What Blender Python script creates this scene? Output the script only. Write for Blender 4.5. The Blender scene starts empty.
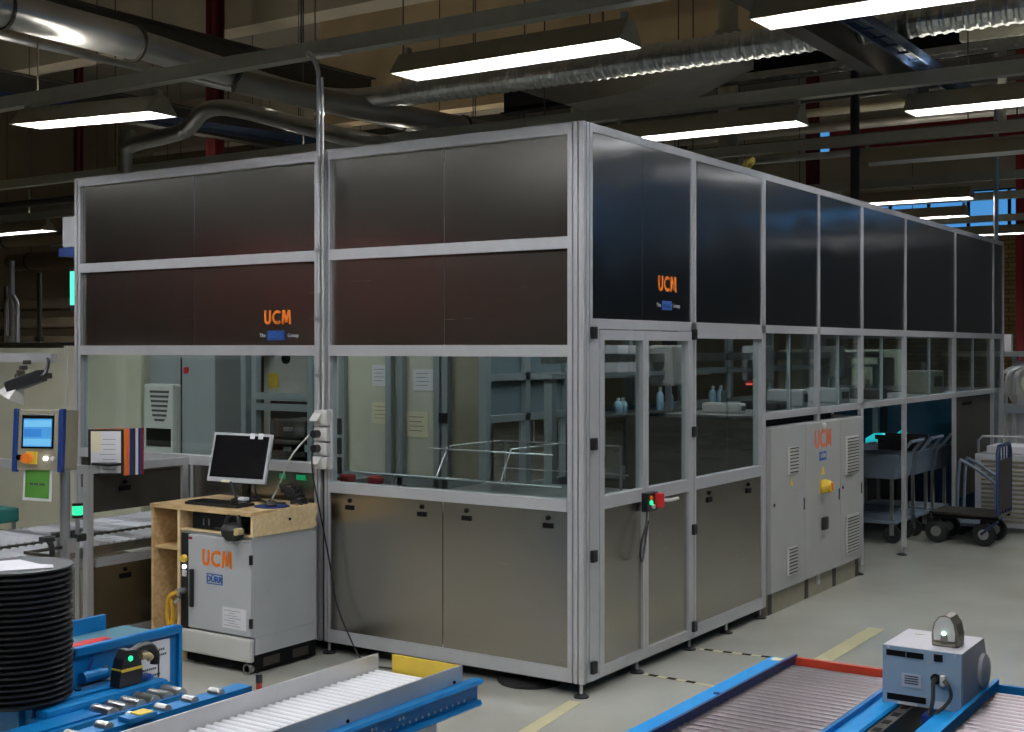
import bpy, bmesh, math, random
from mathutils import Vector, Matrix
random.seed(7)
SC = bpy.context.scene
COL = SC.collection
PI = math.pi

# ------------------------------------------------------------------ materials
def new_mat(name):
    m = bpy.data.materials.new(name); m.use_nodes = True
    nt = m.node_tree
    return m, nt, nt.nodes['Principled BSDF']

def srgb(r, g, b):
    f = lambda c: (c/255/12.92) if c/255 <= .04045 else ((c/255+.055)/1.055)**2.4
    return (f(r), f(g), f(b), 1)

def mat(name, col, rough=.5, metal=0., noise=.06, scale=14., bump=0., spec=.5, emit=None, es=0.):
    m, nt, b = new_mat(name)
    b.inputs['Roughness'].default_value = rough
    b.inputs['Metallic'].default_value = metal
    b.inputs['Specular IOR Level'].default_value = spec
    if noise > 0:
        tc = nt.nodes.new('ShaderNodeTexCoord')
        n = nt.nodes.new('ShaderNodeTexNoise'); n.inputs['Scale'].default_value = scale; n.inputs['Detail'].default_value = 4
        nt.links.new(tc.outputs['Object'], n.inputs['Vector'])
        r = nt.nodes.new('ShaderNodeValToRGB')
        r.color_ramp.elements[0].position = .3; r.color_ramp.elements[1].position = .7
        r.color_ramp.elements[0].color = tuple(max(0, c*(1-noise)) for c in col[:3])+(1,)
        r.color_ramp.elements[1].color = tuple(min(1, c*(1+noise)) for c in col[:3])+(1,)
        nt.links.new(n.outputs['Fac'], r.inputs['Fac']); nt.links.new(r.outputs['Color'], b.inputs['Base Color'])
        if bump > 0:
            bp = nt.nodes.new('ShaderNodeBump'); bp.inputs['Strength'].default_value = bump; bp.inputs['Distance'].default_value = .01
            nt.links.new(n.outputs['Fac'], bp.inputs['Height']); nt.links.new(bp.outputs['Normal'], b.inputs['Normal'])
    else:
        b.inputs['Base Color'].default_value = col
    if emit:
        b.inputs['Emission Color'].default_value = emit; b.inputs['Emission Strength'].default_value = es
    return m

def stainless(name, col, rough, wave, wscale, axis, aniso=.0):
    """brushed sheet: fine grain in roughness, slow buckling of the sheet as bump"""
    m, nt, b = new_mat(name)
    L = nt.links.new
    b.inputs['Base Color'].default_value = col; b.inputs['Metallic'].default_value = 1
    if aniso:
        b.inputs['Anisotropic'].default_value = aniso
        tg = nt.nodes.new('ShaderNodeTangent'); tg.direction_type = 'RADIAL'; tg.axis = 'Z'; L(tg.outputs['Tangent'], b.inputs['Tangent'])
    tc = nt.nodes.new('ShaderNodeTexCoord')
    mp = nt.nodes.new('ShaderNodeMapping')
    mp.inputs['Scale'].default_value = (3, 3, 260)
    L(tc.outputs['Object'], mp.inputs['Vector'])
    n = nt.nodes.new('ShaderNodeTexNoise'); n.inputs['Scale'].default_value = 1.; n.inputs['Detail'].default_value = 3
    L(mp.outputs['Vector'], n.inputs['Vector'])
    mr = nt.nodes.new('ShaderNodeMapRange'); mr.inputs['To Min'].default_value = rough*.97; mr.inputs['To Max'].default_value = rough*1.03
    L(n.outputs['Fac'], mr.inputs['Value']); L(mr.outputs['Result'], b.inputs['Roughness'])
    n2 = nt.nodes.new('ShaderNodeTexNoise'); n2.inputs['Scale'].default_value = wscale; n2.inputs['Detail'].default_value = 1
    L(tc.outputs['Object'], n2.inputs['Vector'])
    bp = nt.nodes.new('ShaderNodeBump'); bp.inputs['Strength'].default_value = wave; bp.inputs['Distance'].default_value = .02
    L(n2.outputs['Fac'], bp.inputs['Height']); L(bp.outputs['Normal'], b.inputs['Normal'])
    return m

def glass_mat(name, tint, refl=.12):
    m = bpy.data.materials.new(name); m.use_nodes = True; nt = m.node_tree
    for n in list(nt.nodes): nt.nodes.remove(n)
    L = nt.links.new
    o = nt.nodes.new('ShaderNodeOutputMaterial'); mx = nt.nodes.new('ShaderNodeMixShader')
    t = nt.nodes.new('ShaderNodeBsdfTransparent'); t.inputs['Color'].default_value = tint
    g = nt.nodes.new('ShaderNodeBsdfGlossy'); g.inputs['Roughness'].default_value = .03
    lw = nt.nodes.new('ShaderNodeLayerWeight'); lw.inputs['Blend'].default_value = .5
    pw = nt.nodes.new('ShaderNodeMath'); pw.operation = 'POWER'; pw.inputs[1].default_value = 4.
    ma = nt.nodes.new('ShaderNodeMath'); ma.operation = 'MULTIPLY_ADD'; ma.inputs[1].default_value = .9; ma.inputs[2].default_value = refl*.4; ma.use_clamp = True
    L(lw.outputs['Facing'], pw.inputs[0]); L(pw.outputs[0], ma.inputs[0])
    L(ma.outputs[0], mx.inputs['Fac']); L(t.outputs[0], mx.inputs[1]); L(g.outputs[0], mx.inputs[2]); L(mx.outputs[0], o.inputs[0])
    return m

def emit_mat(name, col, s):
    m, nt, b = new_mat(name)
    b.inputs['Base Color'].default_value = (col[0]*.5, col[1]*.5, col[2]*.5, 1)
    b.inputs['Emission Color'].default_value = col; b.inputs['Emission Strength'].default_value = s
    return m

def floor_mat():
    m, nt, b = new_mat('epoxy_floor'); L = nt.links.new
    tc = nt.nodes.new('ShaderNodeTexCoord')
    n = nt.nodes.new('ShaderNodeTexNoise'); n.inputs['Scale'].default_value = .9; n.inputs['Detail'].default_value = 6
    L(tc.outputs['Object'], n.inputs['Vector'])
    r = nt.nodes.new('ShaderNodeValToRGB')
    r.color_ramp.elements[0].position = .3; r.color_ramp.elements[1].position = .75
    r.color_ramp.elements[0].color = (.47, .46, .39, 1); r.color_ramp.elements[1].color = (.60, .60, .52, 1)
    L(n.outputs['Fac'], r.inputs['Fac']); L(r.outputs['Color'], b.inputs['Base Color'])
    n2 = nt.nodes.new('ShaderNodeTexNoise'); n2.inputs['Scale'].default_value = 5; n2.inputs['Detail'].default_value = 4
    L(tc.outputs['Object'], n2.inputs['Vector'])
    mr = nt.nodes.new('ShaderNodeMapRange'); mr.inputs['To Min'].default_value = .07; mr.inputs['To Max'].default_value = .19
    L(n2.outputs['Fac'], mr.inputs['Value']); L(mr.outputs['Result'], b.inputs['Roughness'])
    b.inputs['Specular IOR Level'].default_value = .5
    return m

def brick_mat(name, c1, c2, mortar, sc, w=.25, h=.08, rot=None):
    m, nt, b = new_mat(name); L = nt.links.new
    tc = nt.nodes.new('ShaderNodeTexCoord'); mp = nt.nodes.new('ShaderNodeMapping')
    if rot: mp.inputs['Rotation'].default_value = rot
    br = nt.nodes.new('ShaderNodeTexBrick'); br.inputs['Scale'].default_value = sc
    br.inputs['Color1'].default_value = c1; br.inputs['Color2'].default_value = c2; br.inputs['Mortar'].default_value = mortar
    br.inputs['Brick Width'].default_value = w; br.inputs['Row Height'].default_value = h; br.inputs['Mortar Size'].default_value = .008
    L(tc.outputs['Object'], mp.inputs['Vector']); L(mp.outputs['Vector'], br.inputs['Vector']); L(br.outputs['Color'], b.inputs['Base Color'])
    b.inputs['Roughness'].default_value = .85
    return m

def wood_mat(name, c1, c2):
    m, nt, b = new_mat(name); L = nt.links.new
    tc = nt.nodes.new('ShaderNodeTexCoord'); mp = nt.nodes.new('ShaderNodeMapping'); mp.inputs['Scale'].default_value = (2, 14, 14)
    n = nt.nodes.new('ShaderNodeTexNoise'); n.inputs['Scale'].default_value = 3; n.inputs['Detail'].default_value = 6
    L(tc.outputs['Object'], mp.inputs['Vector']); L(mp.outputs['Vector'], n.inputs['Vector'])
    r = nt.nodes.new('ShaderNodeValToRGB'); r.color_ramp.elements[0].color = c1; r.color_ramp.elements[1].color = c2
    r.color_ramp.elements[0].position = .35; r.color_ramp.elements[1].position = .65
    L(n.outputs['Fac'], r.inputs['Fac']); L(r.outputs['Color'], b.inputs['Base Color']); b.inputs['Roughness'].default_value = .55
    return m

def stripes_mat(name, ca, cb, scale, axis):
    """even stripes along one object axis"""
    m, nt, b = new_mat(name); L = nt.links.new
    tc = nt.nodes.new('ShaderNodeTexCoord'); w = nt.nodes.new('ShaderNodeTexWave')
    w.wave_type = 'BANDS'; w.bands_direction = axis; w.inputs['Scale'].default_value = scale
    L(tc.outputs['Object'], w.inputs['Vector'])
    r = nt.nodes.new('ShaderNodeValToRGB'); r.color_ramp.interpolation = 'LINEAR'
    r.color_ramp.elements[0].position = .45; r.color_ramp.elements[1].position = .55
    r.color_ramp.elements[0].color = ca; r.color_ramp.elements[1].color = cb
    L(w.outputs['Fac'], r.inputs['Fac']); L(r.outputs['Color'], b.inputs['Base Color']); b.inputs['Roughness'].default_value = .6
    return m

M = dict(
    floor=floor_mat(),
    alu=mat('anodised_aluminium', (.56, .56, .57, 1), .38, .4, .03),
    alu_green=mat('inner_aluminium', (.38, .43, .44, 1), .45, .5, .03),
    steel=stainless('brushed_stainless', (.47, .44, .39, 1), .27, .06, 1.2, 'X', .6),
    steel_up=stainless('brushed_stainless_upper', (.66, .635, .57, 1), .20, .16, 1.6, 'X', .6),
    steel_wave=stainless('buckled_stainless', (.72, .71, .71, 1), .18, .55, 1.5, 'Y', .75),
    glass=glass_mat('window_glass', (.86, .92, .91, 1)),
    hall_glass=glass_mat('hall_window_glass', (.75, .92, 1, 1)),
    grey=mat('light_grey_paint', srgb(186, 188, 190), .42, 0, .03, 6),
    greyw=mat('offwhite_paint', srgb(205, 204, 198), .45, 0, .03, 6),
    cream=mat('cream_sheet', srgb(206, 204, 182), .5, 0, .04, 5),
    dark=mat('dark_steel', srgb(62, 58, 52), .5, .3, .12, 9),
    void=mat('soot_dark', srgb(9, 9, 9), .7, 0, .1, spec=.15),
    refl_white=mat('white_reflector_enamel', (.82, .83, .84, 1), .45, 0, 0),
    olive=mat('olive_grey_paint', srgb(152, 146, 126), .55, .1, .05),
    trunkm=mat('trunking_grey', srgb(166, 165, 154), .5, .3, .05),
    black=mat('black_plastic', srgb(28, 28, 30), .4, 0, .1, 30),
    screen=mat('dark_screen', srgb(10, 10, 13), .25, 0, 0),
    rubber=mat('black_rubber', srgb(24, 24, 26), .5, 0, .1, 40),
    tray=mat('black_tray_plastic', srgb(28, 28, 31), .42, 0, .1, 40),
    blue=mat('blue_conveyor_paint', srgb(0, 112, 174), .4, 0, .05, 8),
    blue_l=mat('bright_blue_paint', srgb(0, 150, 222), .4, 0, .05, 8),
    tray_blue=mat('steel_blue_tray', srgb(40, 60, 88), .5, .1, .05),
    navy_metal=mat('navy_tube', srgb(32, 48, 88), .45, 0, .05),
    cab_grey=mat('cabinet_grey', srgb(168, 168, 165), .45, 0, .03, 6),
    blue_d=mat('dark_blue_paint', srgb(24, 54, 118), .4, 0, .05, 8),
    teal_t=mat('teal_top_sheet', srgb(85, 135, 150), .4, .2, .05, 8),
    cart=mat('grey_blue_cart_plastic', srgb(118, 132, 146), .5, 0, .05, 8),
    chrome=mat('bright_roller_steel', (.62, .62, .63, 1), .33, 1, .02),
    roller=mat('zinc_roller', (.205, .178, .182, 1), .30, .95, .2, 5),
    white_roller=mat('white_plastic_roller', srgb(238, 238, 240), .35, 0, .02),
    pale_roller=mat('pale_grey_roller', srgb(190, 192, 196), .35, .1, .03),
    refl_green=mat('green_reflection_paint', srgb(20, 190, 120), .5, 0, .03),
    cab_mid=mat('mid_grey_cabinet', srgb(150, 154, 156), .45, 0, .03, 6),
    galv=mat('galvanised_sheet', (.48, .49, .48, 1), .3, .95, .16, 11, .1),
    duct=mat('spiral_duct_steel', (.50, .50, .49, 1), .3, .95, .1, 7),
    duct_d=mat('dull_duct_sheet', (.26, .24, .21, 1), .45, .6, .12, 3),
    yellow=mat('yellow_paint', srgb(235, 200, 70), .45, 0, .08, 10),
    yellow_tape=mat('faded_yellow_tape', srgb(208, 200, 158), .4, 0, .08, 3),
    red=mat('red_plastic', srgb(205, 32, 38), .4, 0, .05),
    brickred=mat('rust_red_strip', srgb(190, 62, 38), .5, 0, .06),
    plate=mat('satin_steel_plate', (.56, .56, .56, 1), .4, .55, .06, 5),
    colred=mat('oxide_red_column', srgb(84, 16, 20), .6, 0, .08),
    darkred=mat('dark_red_paint', srgb(140, 24, 30), .6, 0, .08),
    orange=mat('orange_lettering', srgb(240, 125, 30), .5, 0, 0),
    orange_d=mat('orange_red_lettering', srgb(225, 120, 80), .5, 0, 0),
    navy=mat('navy_logo', srgb(38, 72, 140), .5, 0, 0),
    logoblue=mat('blue_logo', srgb(40, 95, 165), .5, 0, 0),
    wood=wood_mat('birch_plywood', srgb(196, 162, 112), srgb(222, 192, 144)),
    wood_edge=wood_mat('pale_plywood', srgb(226, 196, 146), srgb(240, 214, 170)),
    paper=mat('white_paper', srgb(228, 226, 230), .7, 0, .02),
    paper_y=mat('yellowed_paper', srgb(232, 224, 190), .7, 0, .02),
    ink=mat('printed_ink', srgb(70, 70, 78), .7, 0, 0),
    green_p=mat('green_paper', srgb(84, 150, 55), .6, 0, .04),
    teal_box=mat('teal_plastic', srgb(30, 98, 92), .45, 0, .05),
    printer_f=mat('bluegrey_metal', srgb(150, 170, 184), .45, .1, .03),
    printer_w=mat('printer_housing', srgb(206, 202, 206), .45, 0, .02),
    tan=mat('tan_grip', srgb(200, 180, 130), .5, 0, .03),
    brown_g=mat('grey_brown_plastic', srgb(120, 114, 100), .45, 0, .03),
    blue_panel=mat('greyblue_panel', srgb(112, 128, 134), .5, .1, .05),
    blue_bay=mat('blue_lined_bay', srgb(46, 84, 112), .5, .1, .05),
    rope=mat('pale_yellow_rope', srgb(226, 208, 110), .7, 0, .05),
    yel_cable=mat('yellow_cable', srgb(215, 165, 50), .4, 0, .05),
    wallc=mat('hall_concrete', srgb(172, 162, 142), .85, 0, .10, 1.2),
    creamwall=mat('cream_concrete', srgb(214, 190, 150), .85, 0, .12, 1.5),
    wallb=mat('brown_hall_wall', srgb(122, 108, 84), .85, 0, .14, .8),
    wallo=mat('olive_hall_wall', srgb(104, 104, 84), .85, 0, .1, .8),
    wallg=mat('grey_hall_wall', srgb(132, 136, 138), .85, 0, .1, .8),
    ceil=mat('dark_ceiling', srgb(120, 112, 100), .9, 0, .12, .7),
    brick=brick_mat('yellow_brick', srgb(176, 146, 92), srgb(150, 122, 76), srgb(90, 80, 62), 1, .25, .085, (PI/2, 0, 0)),
    fill_glow=emit_mat('added_ceiling_fill', (1, .95, .85, 1), 24),  # emitter added only to brighten the ceiling
    lamp=emit_mat('fluorescent_glow', (.93, .95, 1, 1), 112),
    scr_blue=emit_mat('blue_display', (.06, .30, .66, 1), .5),
    scr_lite=emit_mat('pale_blue_display', (.16, .50, .80, 1), .5),
    scr_mid=emit_mat('deep_blue_display', (.03, .20, .58, 1), .5),
    green_l=emit_mat('green_signal', (.02, .62, .24, 1), 1.3),
    green_w=emit_mat('green_white_core', (.5, 1, .75, 1), 4),
    teal_l=emit_mat('teal_signal', (.08, .75, .48, 1), 1.0),
    white_l=emit_mat('white_indicator', (.9, .95, 1, 1), 4),
    red_l=emit_mat('red_glow', (1, .12, .08, 1), .9),
    cyan_l=emit_mat('cyan_glow', (.01, .48, .52, 1), .6),
    blue_l2=emit_mat('blue_glow', (.15, .45, 1, 1), 1.0),
    bottle=mat('pale_blue_bottle', srgb(160, 196, 214), .35, 0, .03),
    vent=stripes_mat('louvre_stripes', srgb(70, 70, 70), srgb(200, 198, 192), 8, 'Z'),
)

# ------------------------------------------------------------------ mesh building
class MB:
    def __init__(s): s.bm = bmesh.new()
    def box(s, a, b, bev=0.):
        lo = [min(a[i], b[i]) for i in range(3)]; hi = [max(a[i], b[i]) for i in range(3)]
        t = bmesh.new(); bmesh.ops.create_cube(t, size=1)
        for v in t.verts:
            for i in range(3): v.co[i] = lo[i] + (v.co[i]+.5)*(hi[i]-lo[i])
        if bev > 0:
            bmesh.ops.bevel(t, geom=t.edges[:], offset=min(bev, .45*min(hi[i]-lo[i] for i in range(3))), segments=2, affect='EDGES', profile=.6)
        s._merge(t); return s
    def _merge(s, t, mtx=None):
        if mtx is not None: bmesh.ops.transform(t, matrix=mtx, verts=t.verts)
        me = bpy.data.meshes.new('tmp'); t.to_mesh(me); t.free(); s.bm.from_mesh(me); bpy.data.meshes.remove(me)
    def cyl(s, a, b, r, r2=None, n=14, caps=True):
        a, b = Vector(a), Vector(b); d = b-a
        t = bmesh.new(); bmesh.ops.create_cone(t, cap_ends=caps, segments=n, radius1=r, radius2=r if r2 is None else r2, depth=d.length)
        q = d.to_track_quat('Z', 'Y').to_matrix().to_4x4()
        s._merge(t, Matrix.Translation((a+b)/2) @ q); return s
    def bar(s, a, b, w, h, up=(0, 0, 1)):
        """rectangular bar from a to b, w across, h along up"""
        a, b, up = Vector(a), Vector(b), Vector(up)
        d = (b-a).normalized(); x = d.cross(up).normalized(); u = x.cross(d).normalized()
        vs = [s.bm.verts.new(p + x*w/2*i + u*h/2*j) for p in (a, b) for i, j in ((-1, -1), (1, -1), (1, 1), (-1, 1))]
        for f in ((3, 2, 1, 0), (4, 5, 6, 7), (0, 1, 5, 4), (1, 2, 6, 5), (2, 3, 7, 6), (3, 0, 4, 7)): s.bm.faces.new([vs[i] for i in f])
        return s
    def tube(s, pts, r, n=10, smooth_n=0, rads=None):
        pts = [Vector(p) for p in pts]
        if smooth_n:
            out = []
            for i in range(len(pts)-1):
                p0 = pts[max(0, i-1)]; p1 = pts[i]; p2 = pts[i+1]; p3 = pts[min(len(pts)-1, i+2)]
                for k in range(smooth_n):
                    t = k/smooth_n
                    out.append(.5*((2*p1)+(p2-p0)*t+(2*p0-5*p1+4*p2-p3)*t*t+(3*p1-p0-3*p2+p3)*t**3))
            out.append(pts[-1]); pts = out
        rings = []
        ref = None
        for i, p in enumerate(pts):
            d = (pts[min(i+1, len(pts)-1)]-pts[max(i-1, 0)]).normalized()
            if ref is None:
                ref = Vector((0, 0, 1)) if abs(d.z) < .9 else Vector((1, 0, 0))
            x = (ref - d*ref.dot(d)).normalized(); y = d.cross(x); ref = x
            rr = rads[i] if rads else r
            rings.append([s.bm.verts.new(p + (x*math.cos(2*PI*k/n)+y*math.sin(2*PI*k/n))*rr) for k in range(n)])
        for i in range(len(rings)-1):
            for k in range(n):
                s.bm.faces.new((rings[i][k], rings[i][(k+1) % n], rings[i+1][(k+1) % n], rings[i+1][k]))
        s.bm.faces.new(rings[0][::-1]); s.bm.faces.new(rings[-1]); return s
    def lathe(s, c, prof, n=28, axis='Z'):
        c = Vector(c); rings = []
        for r, h in prof:
            ring = []
            for k in range(n):
                a = 2*PI*k/n
                p = (r*math.cos(a), r*math.sin(a), h)
                if axis == 'X': p = (p[2], p[0], p[1])
                if axis == 'Y': p = (p[0], p[2], p[1])
                ring.append(s.bm.verts.new(c+Vector(p)))
            rings.append(ring)
        for i in range(len(rings)-1):
            for k in range(n): s.bm.faces.new((rings[i][k], rings[i][(k+1) % n], rings[i+1][(k+1) % n], rings[i+1][k]))
        if prof[0][0] > 1e-6: s.bm.faces.new(rings[0][::-1])
        if prof[-1][0] > 1e-6: s.bm.faces.new(rings[-1])
        return s
    def prism(s, poly, ext, plane='XZ'):
        """polygon in a plane at ext[0], extruded to ext[1] along the third axis"""
        def P(u, v, w): return {'XZ': (u, w, v), 'YZ': (w, u, v), 'XY': (u, v, w)}[plane]
        A = [s.bm.verts.new(P(u, v, ext[0])) for u, v in poly]; B = [s.bm.verts.new(P(u, v, ext[1])) for u, v in poly]
        n = len(poly)
        s.bm.faces.new(A); s.bm.faces.new(B[::-1])
        for i in range(n): s.bm.faces.new((A[i], B[i], B[(i+1) % n], A[(i+1) % n]))
        return s
    def rot(s, ang, c, axis='Z'):
        c = Vector(c)
        bmesh.ops.transform(s.bm, matrix=Matrix.Translation(c) @ Matrix.Rotation(ang, 4, axis) @ Matrix.Translation(-c), verts=s.bm.verts); return s
    def build(s, name, m, parent=None, smooth=None, origin=None):
        bmesh.ops.recalc_face_normals(s.bm, faces=s.bm.faces[:])
        off = Vector((0, 0, 0))
        if parent is not None:
            p = parent
            while p is not None: off += p.location; p = p.parent
        else:
            vs = [v.co for v in s.bm.verts]
            off = Vector(origin) if origin else Vector(((min(v.x for v in vs)+max(v.x for v in vs))/2, (min(v.y for v in vs)+max(v.y for v in vs))/2, min(v.z for v in vs)))
        bmesh.ops.translate(s.bm, vec=-off, verts=s.bm.verts)
        me = bpy.data.meshes.new(name); s.bm.to_mesh(me); s.bm.free()
        o = bpy.data.objects.new(name, me); COL.objects.link(o); me.materials.append(M[m] if isinstance(m, str) else m)
        if parent is not None: o.parent = parent
        else: o.location = off
        if smooth:
            for p in me.polygons: p.use_smooth = True
            me.set_sharp_from_angle(angle=math.radians(40))
        return o

def B(a, b, bev=0.): return MB().box(a, b, bev)
def tag(o, label, cat, group=None, kind=None):
    o['label'] = label; o['category'] = cat
    if group: o['group'] = group
    if kind: o['kind'] = kind
    return o
def thing(name, loc, label, cat, group=None):
    o = bpy.data.objects.new(name, None); o.empty_display_size = .1; COL.objects.link(o); o.location = loc
    return tag(o, label, cat, group)
def copy_tree(o, parent=None):
    c = o.copy(); COL.objects.link(c)
    if parent is not None: c.parent = parent
    for ch in list(o.children): copy_tree(ch, c)
    return c
def struct(o): o['kind'] = 'structure'; return o

def text(body, size, mtx, m, parent, name, bold=0., extr=.0015):
    cu = bpy.data.curves.new(name, 'FONT'); cu.body = body; cu.size = size; cu.extrude = extr; cu.offset = bold
    cu.align_x = 'CENTER'; cu.align_y = 'CENTER'; cu.resolution_u = 3
    t = bpy.data.objects.new('tmp_text', cu); COL.objects.link(t)
    dg = bpy.context.evaluated_depsgraph_get(); me = bpy.data.meshes.new_from_object(t.evaluated_get(dg))
    bpy.data.objects.remove(t); bpy.data.curves.remove(cu)
    me.transform(mtx); me.materials.clear(); me.materials.append(M[m])
    off = Vector((0, 0, 0)); p = parent
    while p is not None: off += p.location; p = p.parent
    me.transform(Matrix.Translation(-off))
    me.name = name
    o = bpy.data.objects.new(name, me); COL.objects.link(o); o.parent = parent
    return o
def ucm(h, mtx, m, parent, depth=.0015):
    """three heavy letters U C M built from convex strips, height h, centred"""
    t = .2*h; W_ = 2.56*h
    def arc(cx, cy, r, a0, a1, n=12): return [(cx+r*math.cos(math.radians(a0+(a1-a0)*k/n)), cy+r*math.sin(math.radians(a0+(a1-a0)*k/n))) for k in range(n+1)]
    r = .33*h
    Uo = [(0, h)] + arc(r, r, r, 180, 360) + [(2*r, h)]; Ui = [(t, h)] + arc(r, r, r-t, 180, 360) + [(2*r-t, h)]
    Co = arc(1.26*h, .5*h, .5*h, 48, 312, 20); Ci = arc(1.26*h, .5*h, .5*h-t, 48, 312, 20)
    x0 = 1.68*h
    Q = lambda *p: [(x0+x*h, y*h) for x, y in p]
    legs = [Q((0, 0), (.19, 0), (.25, 1), (.06, 1)), Q((.69, 0), (.88, 0), (.82, 1), (.63, 1))]
    vee = [Q((.13, 1), (.34, .12), (.44, .12), (.44, .5), (.30, 1)), Q((.44, .5), (.44, .12), (.54, .12), (.75, 1), (.58, 1))]
    strips = lambda o, i: [[o[k], o[k+1], i[k+1], i[k]] for k in range(len(o)-1)]
    for nm, polys in (('letter_u', [(q, depth) for q in strips(Uo, Ui)]), ('letter_c', [(q, depth) for q in strips(Co, Ci)]), ('letter_m', [(q, depth) for q in legs]+[(q, depth*1.3) for q in vee])):
        mb = MB()
        for q, dd in polys:
            vs = [mb.bm.verts.new(mtx @ Vector((x-W_/2, y-h/2, dd))) for x, y in q]; mb.bm.faces.new(vs)
            c = sum((v.co for v in vs), Vector())/len(vs)
        bmesh.ops.remove_doubles(mb.bm, verts=mb.bm.verts, dist=1e-6)
        n = (mtx.to_3x3() @ Vector((0, 0, 1)))
        r_ = bmesh.ops.extrude_face_region(mb.bm, geom=mb.bm.faces[:])
        bmesh.ops.translate(mb.bm, vec=-n*depth*.9, verts=[e for e in r_['geom'] if isinstance(e, bmesh.types.BMVert)])
        mb.build(nm, m, parent)
def on_front(x, y, z): return Matrix.Translation((x, y, z)) @ Matrix.Rotation(PI/2, 4, 'X')          # faces -Y
def on_right(x, y, z): return Matrix.Translation((x, y, z)) @ Matrix.Rotation(PI/2, 4, 'Z') @ Matrix.Rotation(PI/2, 4, 'X')   # faces +X

# ------------------------------------------------------------------ the hall
XL, XR, YF, YB, ZC = -20., 12., -11., 20., 6.9
struct(B((XL, YF, -.1), (XR, YB, 0)).build('floor', 'floor'))
struct(B((XL, YF, ZC), (XR, YB, ZC+.15)).build('ceiling', 'ceil'))
# back wall: courses of the wall around two window openings
w = MB(); t = .3
w.box((XL, YB, 0), (-6.55, YB+t, 5.64)).box((-6.55, YB, 0), (-5.6, YB+t, 5.64))
w.box((-5.6, YB, 3.94), (-5.6+.05, YB+t, 4.74))
w.box((-1.0, YB, 3.94), (1.0, YB+t, 4.74)).box((1.0, YB, 3.94), (8.0, YB+t, 4.42)).box((8.0, YB, 3.94), (11.0, YB+t, 4.74)).box((11.0, YB, 3.94), (XR, YB+t, 5.64)).box((-5.6, YB, 4.74), (11.0, YB+t, 5.64)).box((XL, YB, 5.64), (-6.55, YB+t, ZC)).box((-6.0, YB, 5.64), (XR, YB+t, ZC)).box((-6.55, YB, 6.2), (-6.0, YB+t, ZC))
wb = struct(w.build('wall_back', 'wallc'))
struct(B((-5.6, YB, 0), (0, YB+t, 3.94)).build('wall_back_lower', 'brick', wb))
struct(B((0, YB, 0), (XR, YB+t, 3.94)).build('wall_back_side', 'wallg', wb))
wf = struct(B((XL, YF-.3, 0), (XR, YF, ZC)).build('wall_front', 'wallo'))
struct(B((XL-.3, YF, 0), (XL, YB, ZC)).build('wall_left', 'wallb'))
w = MB()
w.box((XR, YF, 0), (XR+.3, YB, 3.9)).box((XR, YF, 4.95), (XR+.3, YB, ZC)).box((XR, YF, 3.9), (XR+.3, -6, 4.95)).box((XR, 17, 3.9), (XR+.3, YB, 4.95))
struct(w.build('wall_right', 'wallg'))

def hall_window(name, a, b, nx, axis, fr=.05, rows=2):
    """frame with mullions and a glass pane filling an opening"""
    root = bpy.data.objects.new(name, None); COL.objects.link(root); root.location = ((a[0]+b[0])/2, (a[1]+b[1])/2, a[2]); struct(root)
    f = MB(); n = nx
    for k in range(n+1):
        c = a[axis]+(b[axis]-a[axis])*k/n
        lo = list(a); hi = list(b); lo[axis] = max(a[axis], c-fr/2); hi[axis] = min(b[axis], c+fr/2); f.box(lo, hi)
    for k in range(rows+1):
        z = a[2]+(b[2]-a[2])*k/rows
        lo = list(a); hi = list(b); lo[2] = max(a[2], z-fr/2); hi[2] = min(b[2], z+fr/2); f.box(lo, hi)
    f.build('window_frame', 'void', root)
    lo = list(a); hi = list(b); o = 1-axis; mid = (a[o]+b[o])/2; lo[o] = mid-.006; hi[o] = mid+.006
    B(lo, hi).build('window_glass', 'hall_glass', root)
hall_window('window_1', (-5.55, YB+.1, 3.94), (-1.0, YB+.18, 4.74), 6, 0, .05, 1)
hall_window('window_4', (1.0, YB+.1, 4.42), (8.0, YB+.18, 4.74), 7, 0, .06, 1)
hall_window('window_2', (-6.55, YB+.1, 5.64), (-6.0, YB+.18, 6.2), 2, 0, .04, 1)
hall_window('window_3', (XR+.1, -6, 3.9), (XR+.18, 17, 4.95), 12, 1, .08, 1)
struct(B((-5.9, YB-.25, 5.68), (2.0, YB, 6.12)).build('trim_1', 'darkred'))
struct(B((-9.8, 8.9, 5.0), (-.9, 9.2, ZC)).build('wall_downstand', 'creamwall'))
struct(B((-18, YF, 2.4), (4, YF+.25, 3.05)).build('trim_2', 'darkred'))
# concrete beams under the ceiling, one structure each
for k, (y, z) in enumerate([(-6, 6.2), (0.2, 6.2), (6.8, 5.9), (13.4, 5.9)]):
    struct(B((XL, y-.2, z), (XR, y+.2, ZC)).build('ceiling_beam', 'wallc'))

def steel_column(x, y, m, label, wdt=.22, z1=ZC):
    c = MB(); h = wdt/2
    c.box((x-h, y-h, .02), (x+h, y-h+.02, z1-.01)).box((x-h, y+h-.02, .02), (x+h, y+h, z1-.01)).box((x-.012, y-h, .02), (x+.012, y+h, z1-.01)).box((x-h-.06, y-h-.06, 0), (x+h+.06, y+h+.06, .02))
    o = c.build('steel_column', m); tag(o, label, 'column'); o['kind'] = 'structure'; return o
steel_column(-1.56, 17.0, 'darkred', 'red steel column at the right edge against yellow brick wall', .26)
steel_column(-9.46, 6.5, 'colred', 'dark red steel column behind the bent pipe above machine', .17)
steel_column(-16.43, 9.7, 'colred', 'dark red steel column near the left edge behind the pipes', .12)
steel_column(-6.2, 13.4, 'dark', 'grey steel column rising above machine behind rope coil', .3)
steel_column(-5.6, 18.0, 'colred', 'red steel column far behind the machine roof', .2)

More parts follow.
